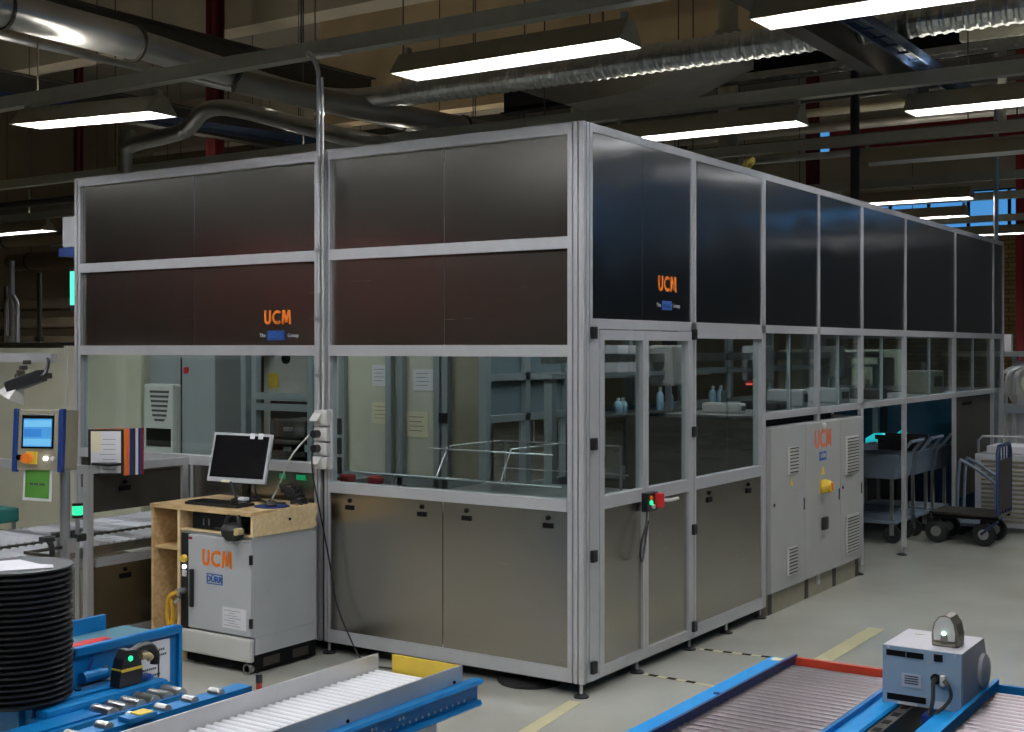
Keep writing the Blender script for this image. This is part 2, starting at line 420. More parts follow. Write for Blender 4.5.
# ------------------------------------------------------------------ the glazed machine enclosure
ENC = thing('machine_enclosure', (-1.9, 3.0, 0), 'large aluminium-framed cleaning machine enclosure of stainless panels and glass windows', 'machine')
def E_(mb, name, m, sm=None): return mb.build(name, m, ENC, sm)

def post_front(x0, x1, z0, z1, d=.06, ng=1):
    w_ = x1-x0; poly = [(x0, d), (x0, 0)]
    for k in range(ng):
        c = x0+w_*(k+1)/(ng+1); poly += [(c-.004, 0), (c-.004, .012), (c+.004, .012), (c+.004, 0)]
    poly += [(x1, 0), (x1, d)]
    return MB().prism(poly, (z0, z1), 'XY')
def post_right(y0, y1, z0, z1, d=.06, ng=1, x=0.):
    w_ = y1-y0; poly = [(x-d, y0), (x, y0)]
    for k in range(ng):
        c = y0+w_*(k+1)/(ng+1); poly += [(x, c-.004), (x-.012, c-.004), (x-.012, c+.004), (x, c+.004)]
    poly += [(x, y1), (x-d, y1)]
    return MB().prism(poly, (z0, z1), 'XY')

ZT, Z1, Z2, Z3, Z0 = 2.80, 2.245, 1.715, .957, .07
# corner post with grooves on both faces
g = .004
poly = [(-.09, .09), (-.09, 0)]
for c in (-.06, -.03): poly += [(c-g, 0), (c-g, .014), (c+g, .014), (c+g, 0)]
poly += [(0, 0)]
for c in (.03, .06): poly += [(0, c-g), (-.014, c-g), (-.014, c+g), (0, c+g)]
poly += [(0, .09)]
E_(MB().prism(poly, (.07, ZT), 'XY'), 'corner_post', 'alu')
E_(post_front(-3.84, -3.78, .07, ZT), 'post', 'alu')
E_(post_front(-1.745, -1.70, .07, ZT), 'post', 'alu'); E_(post_front(-1.67, -1.63, .07, ZT), 'post', 'alu')
for x0, x1 in ((-3.78, -1.745), (-1.63, -.09)):
    E_(B((x0, 0, ZT-.055), (x1, .06, ZT)), 'rail', 'alu')
    E_(B((x0, 0, Z1-.058), (x1, .06, Z1)), 'rail', 'alu')
    E_(B((x0, 0, Z2-.058), (x1, .06, Z2)), 'rail', 'alu')
    E_(B((x0, 0, Z0), (x1, .06, Z0+.07)), 'rail', 'alu')
E_(B((-1.63, -.012, Z3-.055), (-.09, .06, Z3)), 'window_sill', 'alu')
E_(B((-3.78, -.012, 1.00), (-1.745, .06, 1.055)), 'window_sill', 'alu')
def panel_f(x0, x1, z0, z1, m, y=.02): return E_(B((x0, y, z0), (x1, y+.004, z1)), 'panel', m)
for x0, x1 in ((-3.78, -2.738), (-2.734, -1.745), (-1.63, -.856), (-.852, -.09)):
    panel_f(x0, x1, Z1, ZT-.055, 'steel_up'); panel_f(x0, x1, Z2, Z1-.058, 'steel')
for x0, x1 in ((-1.63, -.856), (-.85, -.09)): panel_f(x0, x1, Z0+.07, Z3-.055, 'steel', .006)
for x0, x1 in ((-2.73, -2.24), (-2.235, -1.745)): panel_f(x0, x1, Z0+.07, 1.0, 'steel', .006)
panel_f(-3.78, -2.76, Z0+.07, .42, 'steel', .006); panel_f(-3.78, -2.76, .80, 1.0, 'steel', .006)
for x in (-1.745+.022, ): E_(B((-1.70, .02, .07), (-1.67, .06, ZT)), 'post_web', 'dark')
# thin seams between panels
E_(B((-.856, .018, Z0+.07), (-.850, .022, Z3-.055)), 'seam', 'void')
# glass
for x0, x1 in ((-1.63, -1.13), (-1.125, -.09)): E_(B((x0, .028, Z3), (x1, .034, Z2-.058)), 'glass_pane', 'glass')
for x0, x1 in ((-3.78, -2.9), (-2.895, -1.745)): E_(B((x0, .028, 1.055), (x1, .034, Z2-.058)), 'glass_pane', 'glass')
# slot handles with round key locks
def slot_f(x, z):
    h = E_(B((x-.029, 0.000, z-.032), (x+.029, .006, z-.008)), 'slot_handle', 'void')
    MB().cyl((x, .000, z+.018), (x, .006, z+.018), .012).build('key_lock', 'void', h)
for x in (-1.49, -.99, -.70, -.205): slot_f(x, .845)
# right face -------------------------------------------------------------
YS = [1.22, 2.22, 3.19, 4.10, 5.18, 6.70, 8.13, 8.55]
ZR = 1.845
E_(B((-.06, .09, ZT-.04), (0, 8.55, ZT)), 'rail', 'alu')
E_(B((-.06, .09, ZR-.05), (0, 8.55, ZR)), 'rail', 'alu')
for i, y in enumerate(YS):
    wd = .06 if i < 2 else .045
    z0 = .07
    E_(post_right(y-wd/2, y+wd/2, z0, ZT-.04, .06 if i < 2 else .03), 'post', 'alu')
def panel_r(y0, y1, z0, z1, m, x=-.02): return E_(B((x-.004, y0, z0), (x, y1, z1)), 'panel', m)
prev = .09
for i, y in enumerate(YS):
    wd = (.06 if i < 2 else .045)/2
    if i == 0:
        panel_r(.09, .612, ZR, ZT-.04, 'steel_wave', -.006); panel_r(.616, y-wd, ZR, ZT-.04, 'steel_wave', -.006)
    else: panel_r(prev, y-wd, ZR, ZT-.04, 'steel_wave', -.006)
    prev = y+wd
# the double door: two leaves with frame, window and lower panel
for (a, b, sl, sr) in ((.155, .635, .045, .03), (.638, 1.19, .03, .045)):
    dr = E_(MB().box((-.04, a, .09), (0.004, a+sl, ZR-.055)).box((-.04, b-sr, .09), (.004, b, ZR-.055)).box((-.04, a+sl, ZR-.105), (.004, b-sr, ZR-.055)).box((-.04, a+sl, .09), (.004, b-sr, .125)).box((-.04, a+sl, .90), (.004, b-sr, .965)), 'door', 'alu')
    B((-.022, a+sl, .965), (-.016, b-sr, ZR-.105)).build('door_glass', 'glass', dr)
    B((-.016, a+sl, .125), (-.010, b-sr, .90)).build('door_panel', 'steel', dr)
E_(B((-.05, .09, .07), (0, .153, ZR-.05)), 'hinge_post', 'alu')
E_(B((-.06, .09, .07), (-.002, 8.13 if False else 2.2, .09)), 'rail', 'alu')
for y in (.085, 1.205):
    for z in (1.775, 1.23, .682, .138):
        h = E_(B((.000, y-.022, z-.030), (.022, y+.022, z+.030), .006), 'hinge', 'black')
        MB().cyl((.020, y, z-.02), (.020, y, z+.02), .006).build('hinge_pin', 'dark', h)
# second bay
E_(B((-.05, 1.25, .90), (0, 2.19, .965)), 'rail', 'alu'); E_(B((-.05, 1.25, .07), (0, 2.19, .14)), 'rail', 'alu')
E_(B((-.05, 1.25, 1.755), (0, 2.19, 1.795)), 'rail', 'alu')
E_(B((-.022, 1.25, .965), (-.016, 1.72, 1.755)), 'glass_pane', 'glass'); E_(B((-.030, 1.72, .965), (-.024, 2.19, 1.755)), 'glass_pane', 'glass')
panel_r(1.25, 2.19, .14, .90, 'steel', -.006)
for y in (1.43, 1.99):
    h = E_(B((-.004, y-.03, .812), (.002, y+.03, .84)), 'slot_handle', 'void')
    MB().cyl((-.004, y, .865), (.002, y, .865), .012).build('key_lock', 'void', h)
# upper glazing of the long side
prev = 2.25
for y in YS[2:]:
    a, b = prev, y-.0225; mid = (a+b)/2
    if b-a > .5:
        E_(B((-.022, a, 1.29), (-.016, mid+.02, ZR-.05)), 'glass_pane', 'glass'); E_(B((-.034, mid-.02, 1.29), (-.028, b, ZR-.05)), 'glass_pane', 'glass')
        E_(B((-.036, mid-.022, 1.29), (-.014, mid-.014, ZR-.05)), 'pane_edge', 'alu_green')
    else: E_(B((-.022, a, 1.29), (-.016, b, ZR-.05)), 'glass_pane', 'glass')
    prev = y+.0225
E_(B((-.06, 2.25, 1.245), (0, 8.13, 1.29)), 'rail', 'alu')
panel_r(6.722, 8.107, .30, 1.245, 'dark', -.03)
E_(B((-.032, 7.05, 1.16), (-.02, 7.35, 1.19)), 'slot_handle', 'void')
# far end, inner back wall of the long wing, backs
E_(MB().box((-1.95, 8.50, .07), (-1.90, 8.55, ZT)).box((-1.9, 8.5, ZT-.05), (-.06, 8.55, ZT)).box((-1.9, 8.5, 1.80), (-.06, 8.55, 1.845)).box((-1.9, 8.5, 1.245), (-.06, 8.55, 1.29)), 'end_frame', 'alu')
E_(B((-1.9, 8.52, 1.29), (-.06, 8.526, 1.80)), 'glass_pane', 'glass')
E_(B((-1.9, 8.52, 1.845), (-.06, 8.526, ZT-.05)), 'panel', 'steel_up')
for a_, b_ in (((-3.78, .065, .072), (-.07, 2.24, .088)), ((-1.88, 2.24, .072), (-.30, 4.08, .088))): E_(B(a_, b_), 'light_block_pan', 'dark')  # added pans block light so the gap under the machine stays dark
# levelling feet
def foot(x, y, zt=.09):
    f_ = E_(MB().cyl((x, y, .014), (x, y, zt), .008, n=8), 'foot', 'alu')
    MB().lathe((x, y, 0), [(.038, 0), (.038, .008), (.018, .018), (.0, .018)], 16).build('foot_pad', 'rubber', f_)
for x, y in ((-.03, .03), (-.03, .6), (-.03, 1.22), (-.03, 1.72), (-.03, 2.23), (-.03, 4.10), (-.03, 5.18), (-.03, 6.70), (-.03, 8.13), (-1.66, .03), (-.85, .03), (-3.81, .03), (-2.74, .03)): foot(x, y)
# interlock switch on the door joint
il = E_(B((.004, .585, .845), (.045, .70, .945), .006), 'interlock_switch', 'black')
B((.045, .655, .862), (.08, .705, .94), .008).build('red_actuator', 'red', il)
MB().tube([(.06, .70, .90), (.10, .73, .90), (.115, .79, .905)], .009, 8).build('lever', 'greyw', il)
for z, m in ((.918, 'orange'), (.894, 'green_l')): MB().lathe((.045, .612, z), [(.012, 0), (.012, .01), (0, .012)], 12, 'X').build('push_button', m, il)
MB().lathe((.045, .635, .872), [(.013, 0), (.013, .012), (0, .014)], 12, 'X').build('push_button', 'greyw', il)
MB().tube([(.03, .60, .85), (.05, .55, .78), (.05, .50, .70), (.05, .49, .63), (.04, .53, .60), (.03, .57, .66), (.03, .61, .80)], .006, 8, 5).build('switch_cable', 'black', il)
# lettering on the panels
ucm(.082, on_front(-2.045, .019, 1.876), 'orange', ENC)
lg = E_(B((-2.125, .016, 1.745), (-1.99, .0195, 1.80)), 'logo_plate', 'navy')
text('D\u00dcRR', .038, on_front(-2.058, .0145, 1.771), 'logoblue', lg, 'lettering', .001)
text('The', .032, on_front(-2.165, .019, 1.772), 'grey', lg, 'lettering'); text('Group', .032, on_front(-1.925, .019, 1.772), 'grey', lg, 'lettering')
ucm(.084, on_right(-.004, .90, 2.047), 'orange', ENC)
lg = E_(B((-.006, .835, 1.905), (-.004, .955, 1.955)), 'logo_plate', 'navy')
text('D\u00dcRR', .034, on_right(-.0035, .895, 1.929), 'logoblue', lg, 'lettering', .001)
text('The', .032, on_right(-.005, .80, 1.93), 'grey', lg, 'lettering'); text('Group', .032, on_right(-.005, 1.01, 1.93), 'grey', lg, 'lettering')
# small details on the outline: end bracket, green status lamp, light box
E_(B((-3.83, .07, 2.55), (-3.70, .25, 2.60)), 'roof_bracket', 'alu')

# ------------------------------------------------------------------ hood over the infeed, part of the same frame
HX, HY = -2.73, -.75
hood = thing('infeed_hood', (-3.4, -.4, 0), 'low aluminium-framed hood with dark steel panel at the machine infeed', 'machine hood')
def H_(mb, name, m): return mb.build(name, m, hood)
H_(B((HX-.04, HY, 0.03), (HX, HY+.04, 1.045)), 'post', 'alu'); H_(B((HX-.045, -.065, .03), (HX, -.02, 1.045)), 'post', 'alu')
H_(B((HX-.04, HY+.04, 1.0), (HX, -.065, 1.045)), 'rail', 'alu'); H_(B((-4.6, HY, 1.0), (HX-.04, HY+.04, 1.045)), 'rail', 'alu')
H_(B((HX-.05, HY+.06, .475), (HX, -.065, .52)), 'rail', 'alu'); H_(B((HX-.05, HY+.06, .05), (HX, -.065, .11)), 'rail', 'alu')
H_(B((-4.6, HY, .475), (HX-.06, HY+.05, .52)), 'rail', 'alu')
H_(B((HX-.03, HY+.06, .78), (HX-.02, -.065, .99)), 'panel', 'dark'); H_(B((HX-.024, HY+.06, .11), (HX-.014, -.065, .50)), 'panel', 'steel')
H_(B((-4.6, HY+.02, .10), (HX-.06, HY+.03, .50)), 'panel', 'steel')
for z in (.90, .40):
    h = H_(B((HX-.022 if z > .5 else HX-.016, -.52, z-.014), (HX-.012 if z > .5 else HX-.008, -.44, z+.014)), 'slot_handle', 'void')
    MB().cyl((HX-.016, -.48, z+.035), (HX-.008, -.48, z+.035), .012).build('key_lock', 'void', h)

# ------------------------------------------------------------------ lighting rows
def make_fixture(lit=True):
    r = thing('strip_light', (0, 0, 0), '', 'ceiling light')
    L_ = .75
    h = MB()
    for sy in (-1, 1):          # two sloping cheeks of the trough and a flat top
        h.prism([(sy*.035, .125), (sy*.13, .0), (sy*.127, -.004), (sy*.030, .12)], (-L_, L_), 'YZ')
    h.box((-L_, -.035, .118), (L_, .035, .125))
    h.build('housing', 'olive', r)
    for sx in (-1, 1): MB().prism([(-.035, .122), (-.128, .0), (.128, .0), (.035, .122)], (sx*L_-.003, sx*L_+.003), 'YZ').build('end_cap', 'olive', r)
    for sy in (-1, 1): MB().prism([(sy*.030, .113), (sy*.123, -.003), (sy*.121, -.003), (sy*.028, .110)], (-L_+.006, L_-.006), 'YZ').build('reflector', 'refl_white', r)
    MB().cyl((-L_+.04, 0, .052), (L_-.04, 0, .052), .018, n=8).build('fluorescent_tube', 'lamp' if lit else 'greyw', r)
    MB().box((L_-.05, -.02, .12), (L_-.02, .02, .165)).box((-L_+.02, -.02, .12), (-L_+.05, .02, .165)).build('hanger', 'trunkm', r)
    return r
LIT = make_fixture(True); UNLIT = make_fixture(False)
_first = {True: LIT, False: UNLIT}; _used = {True: False, False: False}
def fixture(x, y, z, label, lit=True, tilt=0., group='strip lights'):
    o = _first[lit] if not _used[lit] else copy_tree(_first[lit])
    _used[lit] = True
    o.location = (x, y, z); o.rotation_euler = (0, tilt, 0); o['label'] = label
    o['group'] = group
    return o
def trunk(y, x0, x1, z, label, ups=()):
    tr = MB()
    tr.box((x0, y-.045, z), (x1, y+.045, z+.07)).box((x0, y-.045, z+.07), (x1, y-.038, z+.09)).box((x0, y+.038, z+.07), (x1, y+.045, z+.09))
    o = tr.build('lighting_trunk', 'trunkm'); tag(o, label, 'cable trunking', 'lighting trunks'); 
    for xs in ups: B((xs-.75, y-.035, z+.0705), (xs+.75, y+.035, z+.074)).build('added_fill_strip', 'fill_glow', o)  # unseen upward emitters, added to lift the ceiling brightness
    x = x0+.7
    while x < x1: MB().cyl((x, y, z+.07), (x, y, ZC), .006, n=6).build('hanger_rod', 'dark', o); x += 2.6
    return o
trunk(.5, -16, 9, 3.475, 'long grey lighting trunk nearest the camera, crossing above the machine front', (-7.5, -4.3, -.75, 1.5, 4.6))
trunk(3.3, -16, 9, 3.455, 'grey lighting trunk over the machine roof, second row from the camera', (-9, -4.5, -.9, 1.35, 5))
trunk(6.0, -16, 9, 3.53, 'grey lighting trunk in the third row, carrying an unlit lamp on the right', (-13, -9.5, -5, 1.4, 6))
trunk(8.8, -16, 9, 3.48, 'grey lighting trunk in front of the blue window top', (-8, -1.1, 5))
trunk(10.8, -16, 9, 3.50, 'grey lighting trunk crossing the middle of the blue window', (-14, -10, -1.7, 5))
trunk(13.2, -16, 9, 3.46, 'farthest grey lighting trunk, just under the blue window', (-9, -1.3, 5))
# row 1 to 6 as seen in the photograph, plus unseen lamps added towards the camera
fixture(-4.31, .5, 3.30, 'lit strip light at the upper left above the machine corner', True, .04)
fixture(-.75, .5, 3.275, 'lit strip light hanging over the middle of the machine front')
fixture(1.46, .5, 3.272, 'lit strip light cut by the top edge of the picture')
fixture(-.90, 3.3, 3.285, 'lit strip light whose left end sinks behind the machine roof edge', True)
fixture(1.35, 3.3, 3.275, 'lit strip light cut by the right edge, before the dark red beam')
fixture(.14, 6.0, 3.35, 'unlit grey strip light under the dark red beam', False)
fixture(1.72, 6.0, 3.36, 'lit strip light at the right edge beside the unlit one', True)
fixture(-1.12, 8.8, 3.31, 'lit strip light along the top of the blue window')
fixture(-1.68, 10.8, 3.32, 'short lit strip light crossing the blue window centre')
fixture(-1.3, 13.2, 3.28, 'lit strip light below the blue window near the far machine end')
for x in (-9.5, -13.0): fixture(x, 6.0, 3.35, 'lit strip light far left behind the machine, third row' if x > -12 else 'lit strip light at the left edge of the hall, third row')
for x in (-10.5, -14.5): fixture(x, 10.8, 3.35, 'distant lit strip light left of machine, fifth row' if x > -12 else 'distant lit strip light near left hall wall, fifth row')
for x, y in ((-6.2, -1.8), (-3.4, -1.8), (-.8, -1.8), (1.4, -1.8), (-2.6, -4.4), (.2, -4.4), (3.0, -4.4), (-11, -10.2)):  # out of view, added to brighten floor, panels and front wall
    fixture(x, y, 3.36, 'unseen strip light added to brighten the hall front', True, 0, 'added unseen strip lights')
for x, y in ((3.5, 13.2),): fixture(x, y, 3.3, 'lit strip light beyond the right edge', True, 0, 'strip lights outside the right edge')

# ------------------------------------------------------------------ ducts, pipes and steel above
def single(mb, name, m, label, cat, group=None, smooth=True):
    return tag(mb.build(name, m, None, smooth), label, cat, group)
# thick round duct from the upper left, elbow, spiral duct to the right
da = thing('ventilation_duct', (-4.4, 0, 3.9), 'thick round steel duct running from upper left to elbow above the machine', 'duct')
MB().tube([(-4.22, -2.2, 3.93), (-4.33, .9, 3.93)], .125, 24).build('round_duct', 'duct', da, True)
MB().tube([(-4.33, .9, 3.93), (-4.40, 1.9, 3.90)], .105, 24).build('round_duct', 'duct', da, True)
MB().tube([(-4.40, 1.9, 3.90), (-4.30, 2.55, 3.84), (-4.05, 2.85, 3.80), (-3.7, 2.95, 3.80), (-3.45, 2.95, 3.80)], .09, 24, 5).build('elbow', 'duct', da, True)
for y, r in ((-.2, .135), (.9, .14), (1.9, .118)): MB().cyl((-4.30-.03*y, y-.012, 3.925), (-4.30-.03*y, y+.012, 3.925), r, n=24).build('flange', 'dark', da)
MB().cyl((-3.46, 2.95, 3.80), (-3.44, 2.95, 3.80), .10, n=24).build('flange', 'galv', da)
sd = thing('spiral_duct', (0, 2.95, 3.8), 'ribbed spiral duct crossing above the machine up to top right', 'duct')
prof = []; pts = []; rads = []
x = -3.44; k = 0
while x < 5.2:
    for dx, rr in ((0, .098), (.012, .106), (.03, .106), (.042, .098)):
        pts.append((x+dx, 2.95, 3.80)); rads.append(rr)
    x += .075
MB().tube(pts, .1, 20, rads=rads).build('spiral_tube', 'galv', sd)
for x in (-.2, 2.2): MB().tube([(x, 2.95, 3.92), (x, 2.95, 5.9)], .006, 6).build('hanger_rod', 'dark', sd)
# flat duct and brown round duct behind
single(MB().prism([(-3.2, 4.02), (-2.6, 3.80), (-1.9, 3.84), (-1.2, 4.08), (-1.2, 4.2), (-3.2, 4.2)], (4.1, 4.9)), 'flat_duct', 'duct_d', 'wide dull flat duct below and behind the ribbed spiral duct', 'duct', None, False)
MB().tube([(-4.38, 1.95, 3.84), (-4.1, 2.5, 3.77), (-3.72, 3.2, 3.69), (-3.15, 5.6, 3.62)], .095, 20, 4).build('branch_duct', 'duct_d', da, True)
MB().tube([(-3.55, 3.9, 3.67), (-3.543, 3.93, 3.67)], .108, 20).build('flange', 'dark', da, True)
# bent pipe at left
bp = thing('bent_pipe', (-6, 3, 3.5), 'grey insulated pipe with double bend above the left machine roof', 'pipe')
MB().tube([(-6.99, 3.0, 0.0), (-6.99, 3.0, 3.55), (-6.93, 3, 3.66), (-6.78, 3.0, 3.70), (-6.25, 3.0, 3.735), (-6.06, 3.0, 3.79), (-5.92, 3.0, 3.89), (-5.72, 3.0, 3.925), (-5.35, 3.0, 3.86), (-4.3, 3.0, 3.56), (-3.7, 3.0, 3.4)], .075, 16, 6).build('pipe_run', 'duct', bp, True)
MB().cyl((-6.155, 3, 3.752), (-6.12, 3, 3.768), .082, n=16).build('pipe_joint', 'galv', bp)
MB().cyl((-6.99, 3, 3.36), (-6.99, 3, 3.385), .085, n=16).build('pipe_joint', 'galv', bp)
# runs along the hall
def run_x(y, z, x0, x1, r, m, label, cat='pipe'):
    o = thing('overhead_pipe', ((x0+x1)/2, y, z), label, cat, 'overhead pipes')
    MB().tube([(x0, y, z), (x1, y, z)], r, 12).build('pipe', m, o, True)
    for x in (x0+.6, (x0+x1)/2+.3, x1-.5): MB().cyl((x, y, z+r*.5), (x, y, ZC), .007, n=6).build('hanger_rod', 'dark', o); MB().cyl((x-.015, y, z), (x+.015, y, z), r*1.12, n=12).build('pipe_clamp', 'dark', o)
    return o
def run_y(x, z, y0, y1, r, m, label, cat='pipe'):
    o = thing('overhead_pipe', (x, (y0+y1)/2, z), label, cat, 'overhead pipes')
    MB().tube([(x, y0, z), (x, y1, z)], r, 12).build('pipe', m, o, True)
    for y in (y0+.9, y1-.5): MB().cyl((x, y, z+r*.5), (x, y, ZC), .007, n=6).build('hanger_rod', 'dark', o); MB().cyl((x, y-.015, z), (x, y+.015, z), r*1.12, n=12).build('pipe_clamp', 'dark', o)
    return o
run_y(-5.1, 3.97, -2, 5.5, .03, 'galv', 'thin bright pipe running below the thick round duct')
run_y(-5.9, 4.35, -2, 9, .06, 'duct_d', 'dull pipe left of the thick round duct')
run_x(7.2, 3.86, -17, -3.5, .11, 'duct_d', 'fat dull pipe behind the left strip light')
run_x(5.2, 3.62, -15, -6.0, .05, 'dark', 'dark pipe under the left strip light')
run_x(8.2, 3.55, -17, -6.0, .12, 'wallb', 'fat beige lagged pipe behind the left corner of the machine')
run_x(9.4, 3.3, -18, -6.0, .16, 'wallb', 'fat beige lagged pipe low at the left edge')
run_x(7.6, 4.33, -5.0, 3, .055, 'dark', 'dark pipe below the black beam, with hanger clamps')
run_x(8.3, 3.98, -4.2, 4, .05, 'black', 'black pipe bending at its left end above the roof')
run_x(9.6, 4.55, -4, 5, .05, 'olive', 'olive pipe high behind the black beam')
run_x(11.5, 4.7, -6, 5, .07, 'duct_d', 'dull pipe above the dark red beam')
run_x(7.0, 3.62, -3, 5, .035, 'galv', 'thin bright pipe between second and third lamp row')
run_y(1.2, 4.88, 1, 12, .05, 'olive', 'olive pipe running away at upper right')
# black steel beam seen under the flat duct
def ibeam(a, b, h, wd, m, label, name='steel_beam'):
    a, b = Vector(a), Vector(b); mb = MB(); up = Vector((0, 0, 1))
    mb.bar(a, b, .014, h).bar(a+up*h/2, b+up*h/2, wd, .016).bar(a-up*h/2, b-up*h/2, wd, .016)
    return single(mb, name, m, label, 'beam', None, False)
ibeam((-5.2, 7.0, 4.55), (5, 7.0, 4.62), .26, .16, 'void', 'black steel beam running under the wide flat duct')
ibeam((.42, -1.0, 3.66), (.36, 4.6, 3.66), .2, .12, 'dark', 'dark steel beam running away below the spiral duct')
ibeam((-9.5, -2, 4.6), (-9.2, 12, 4.6), .3, .18, 'dark', 'dark steel beam at the far upper left')
ibeam((-9.0, -2, 5.4), (-8.8, 8.88, 5.4), .34, .2, 'dark', 'dark steel beam high over the thick round duct')
ibeam((2.6, 5, 5.0), (1.4, 16, 5.0), .3, .18, 'dark', 'dark steel beam at the upper right corner')
# cable trays
for k, (x0, z0, x1, z1) in enumerate([(.15, 4.42, 1.1, 4.42), (.35, 4.15, 1.9, 4.15)]):
    single(B((x0, 6.3, z0), (x1, 6.4, z1+.09)), 'box_beam', 'cream' if k == 0 else 'dark', ['pale yellowish box beam at the upper right beside the ladder tray', 'dark box beam just below the pale yellowish one at upper right'][k], 'beam', 'box beams at upper right', False)
for k, x in enumerate((.45, 1.25)): single(B((x, 6.42, 3.7), (x+.06, 6.48, 6.9)), 'hanger_post', 'trunkm', ['left grey hanger post holding the box beams', 'right grey hanger post holding the box beams'][k], 'post', 'hanger posts at upper right', False)
def cable_tray(a, b, wd, m_side, cables, label, rung=.25, name='cable_tray'):
    a, b = Vector(a), Vector(b); d = (b-a).normalized(); sx = d.cross(Vector((0, 0, 1))).normalized()
    r = thing(name, tuple((a+b)/2), label, 'cable tray', 'cable trays')
    for s_ in (-1, 1): MB().bar(a+sx*wd/2*s_, b+sx*wd/2*s_, .012, .06).build('side_rail', m_side, r)
    n = int((b-a).length/rung)
    for k in range(n+1):
        p = a+d*(b-a).length*k/max(1, n); MB().bar(p-sx*wd/2, p+sx*wd/2, .02, .015).build('rung', m_side, r)
    for i, c in enumerate(cables):
        o_ = sx*(wd*(-.35+.7*(i+.5)/len(cables))); MB().tube([a+o_+Vector((0, 0, .025)), (a+b)/2+o_+Vector((0, 0, .018)), b+o_+Vector((0, 0, .025))], .018, 8, 4).build('cable', c, r)
    return r
cable_tray((.70, -.2, 3.64), (.62, 4.6, 3.64), .12, 'tray_blue', ['tray_blue', 'black', 'black'], 'blue cable tray running away beside the dark beam at upper right')
cable_tray((-7.6, 1.0, 4.05), (-5.7, 5.0, 3.80), .2, 'tray_blue', ['black', 'tray_blue', 'black'], 'blue cable tray at the left edge behind the first strip light')
cable_tray((1.75, 5.6, 4.45), (1.0, 9.0, 4.45), .4, 'galv', ['black'], 'bare ladder cable tray at the upper right corner', .4)
cable_tray((-2.2, 6.2, 4.30), (4, 6.2, 4.34), .18, 'galv', ['black', 'dark'], 'galvanised cable tray under the black beam')
# vertical service poles
def drop(x, y, z0, z1, r, m, label):
    p = thing('service_pole', (x, y, z0), label, 'pole', 'service poles')
    MB().cyl((x, y, z0), (x, y, z1), r, n=12).build('pole', m, p, True)
    MB().cyl((x, y, z1-.10), (x, y, z1), r*1.8, n=12).build('ceiling_plate', m, p)
    MB().cyl((x, y, (z0+z1)/2), (x, y, (z0+z1)/2+.05), r*1.35, n=12).build('pipe_collar', m, p)
    return p
drop(-2.2, 6.6, 2.84, 6.85, .10, 'olive', 'thick olive pole rising from the machine roof behind yellow rope')
drop(-1.0, 6.9, 2.84, 6.85, .045, 'black', 'black pole rising from the machine roof right of the rope')
drop(-5.4, 9.0, 2.84, 6.85, .09, 'olive', 'olive pole far behind the roof edge, left of the thick one')
drop(-.08, 8.63, 0, 6.85, .025, 'galv', 'thin grey pole standing at the far end of the machine')
drop(-9.6, 3.0, 0, 6.85, .05, 'yellow', 'pale pole in the upper left beyond the thick duct')
drop(1.35, 9.2, 3.3, 6.85, .07, 'olive', 'short olive pole hanging at the upper right')
for k, (x, y, zt) in enumerate([(-9.2, 4.2, 2.55), (-8.6, 4.7, 2.5), (-10.4, 4.5, 2.62), (-9.8, 3.7, 2.7), (-7.75, 4.4, 3.3), (-11.5, 4.8, 2.5)]):
    p = thing('process_pipe', (x, y, 0), ['bright steel pipe beside the green lamp at left edge', 'slim bright pipe with flange right of the forked pipe', 'dark upright pipe second from the left edge', 'forked bright pipe in the left background', 'dark tall pole touching the left machine edge', 'dark slim upright pipe at the very left edge'][k], 'pipe', 'upright pipes at left')
    rr = .05 if k in (0, 4) else .03
    mm = 'dark' if k in (2, 4, 5) else 'chrome'
    MB().cyl((x, y, 0), (x, y, zt), rr, n=10).build('pipe', mm, p, True)
    MB().cyl((x, y, 1.78), (x, y, 1.84), rr*2.1, n=12).build('flange', mm, p)
    if k == 3: MB().tube([(x-.10, y, 1.2), (x-.10, y, 2.1), (x-.06, y, 2.25), (x, y, 2.3), (x+.06, y, 2.25), (x+.10, y, 2.1), (x+.10, y, 1.2)], .028, 8, 3).build('fork', 'chrome', p, True)
for k in range(3):
    ld = single(B((-19.6, 8.2+k*.02, 1.72+k*.32), (-9.0, 9.0+k*.02, 1.9+k*.32), .04), 'lagged_duct', 'wallb', ['lowest beige lagged duct at left background', 'middle beige lagged duct at left background', 'upper beige lagged duct at left background'][k], 'duct', None, False)
    for x in (-18, -9.2): B((x-.04+k*.15, 9.0+k*.02, 0), (x+.04+k*.15, 9.06+k*.02, 1.86+k*.32)).build('support_post', 'dark', ld)
single(B((-9.2, 3.09, 1.62), (-5.45, 3.55, 1.76), .01), 'equipment_cover', 'dark', 'dark flat cover above the cream wall at the left edge', 'cover', None, False)
# yellow rope coil on the roof edge
rc = MB()
for k in range(4):
    pts = [(-.03+.008*k+.02*math.sin(a), 2.05+.032*math.cos(a)*(1+.1*k), 2.80+.040+.024*math.sin(a)*(1+.1*k)) for a in [2*PI*i/16 for i in range(17)]]
    rc.tube(pts, .007, 6)
single(rc, 'rope_coil', 'rope', 'small coil of yellow rope lying on the machine roof edge', 'rope')

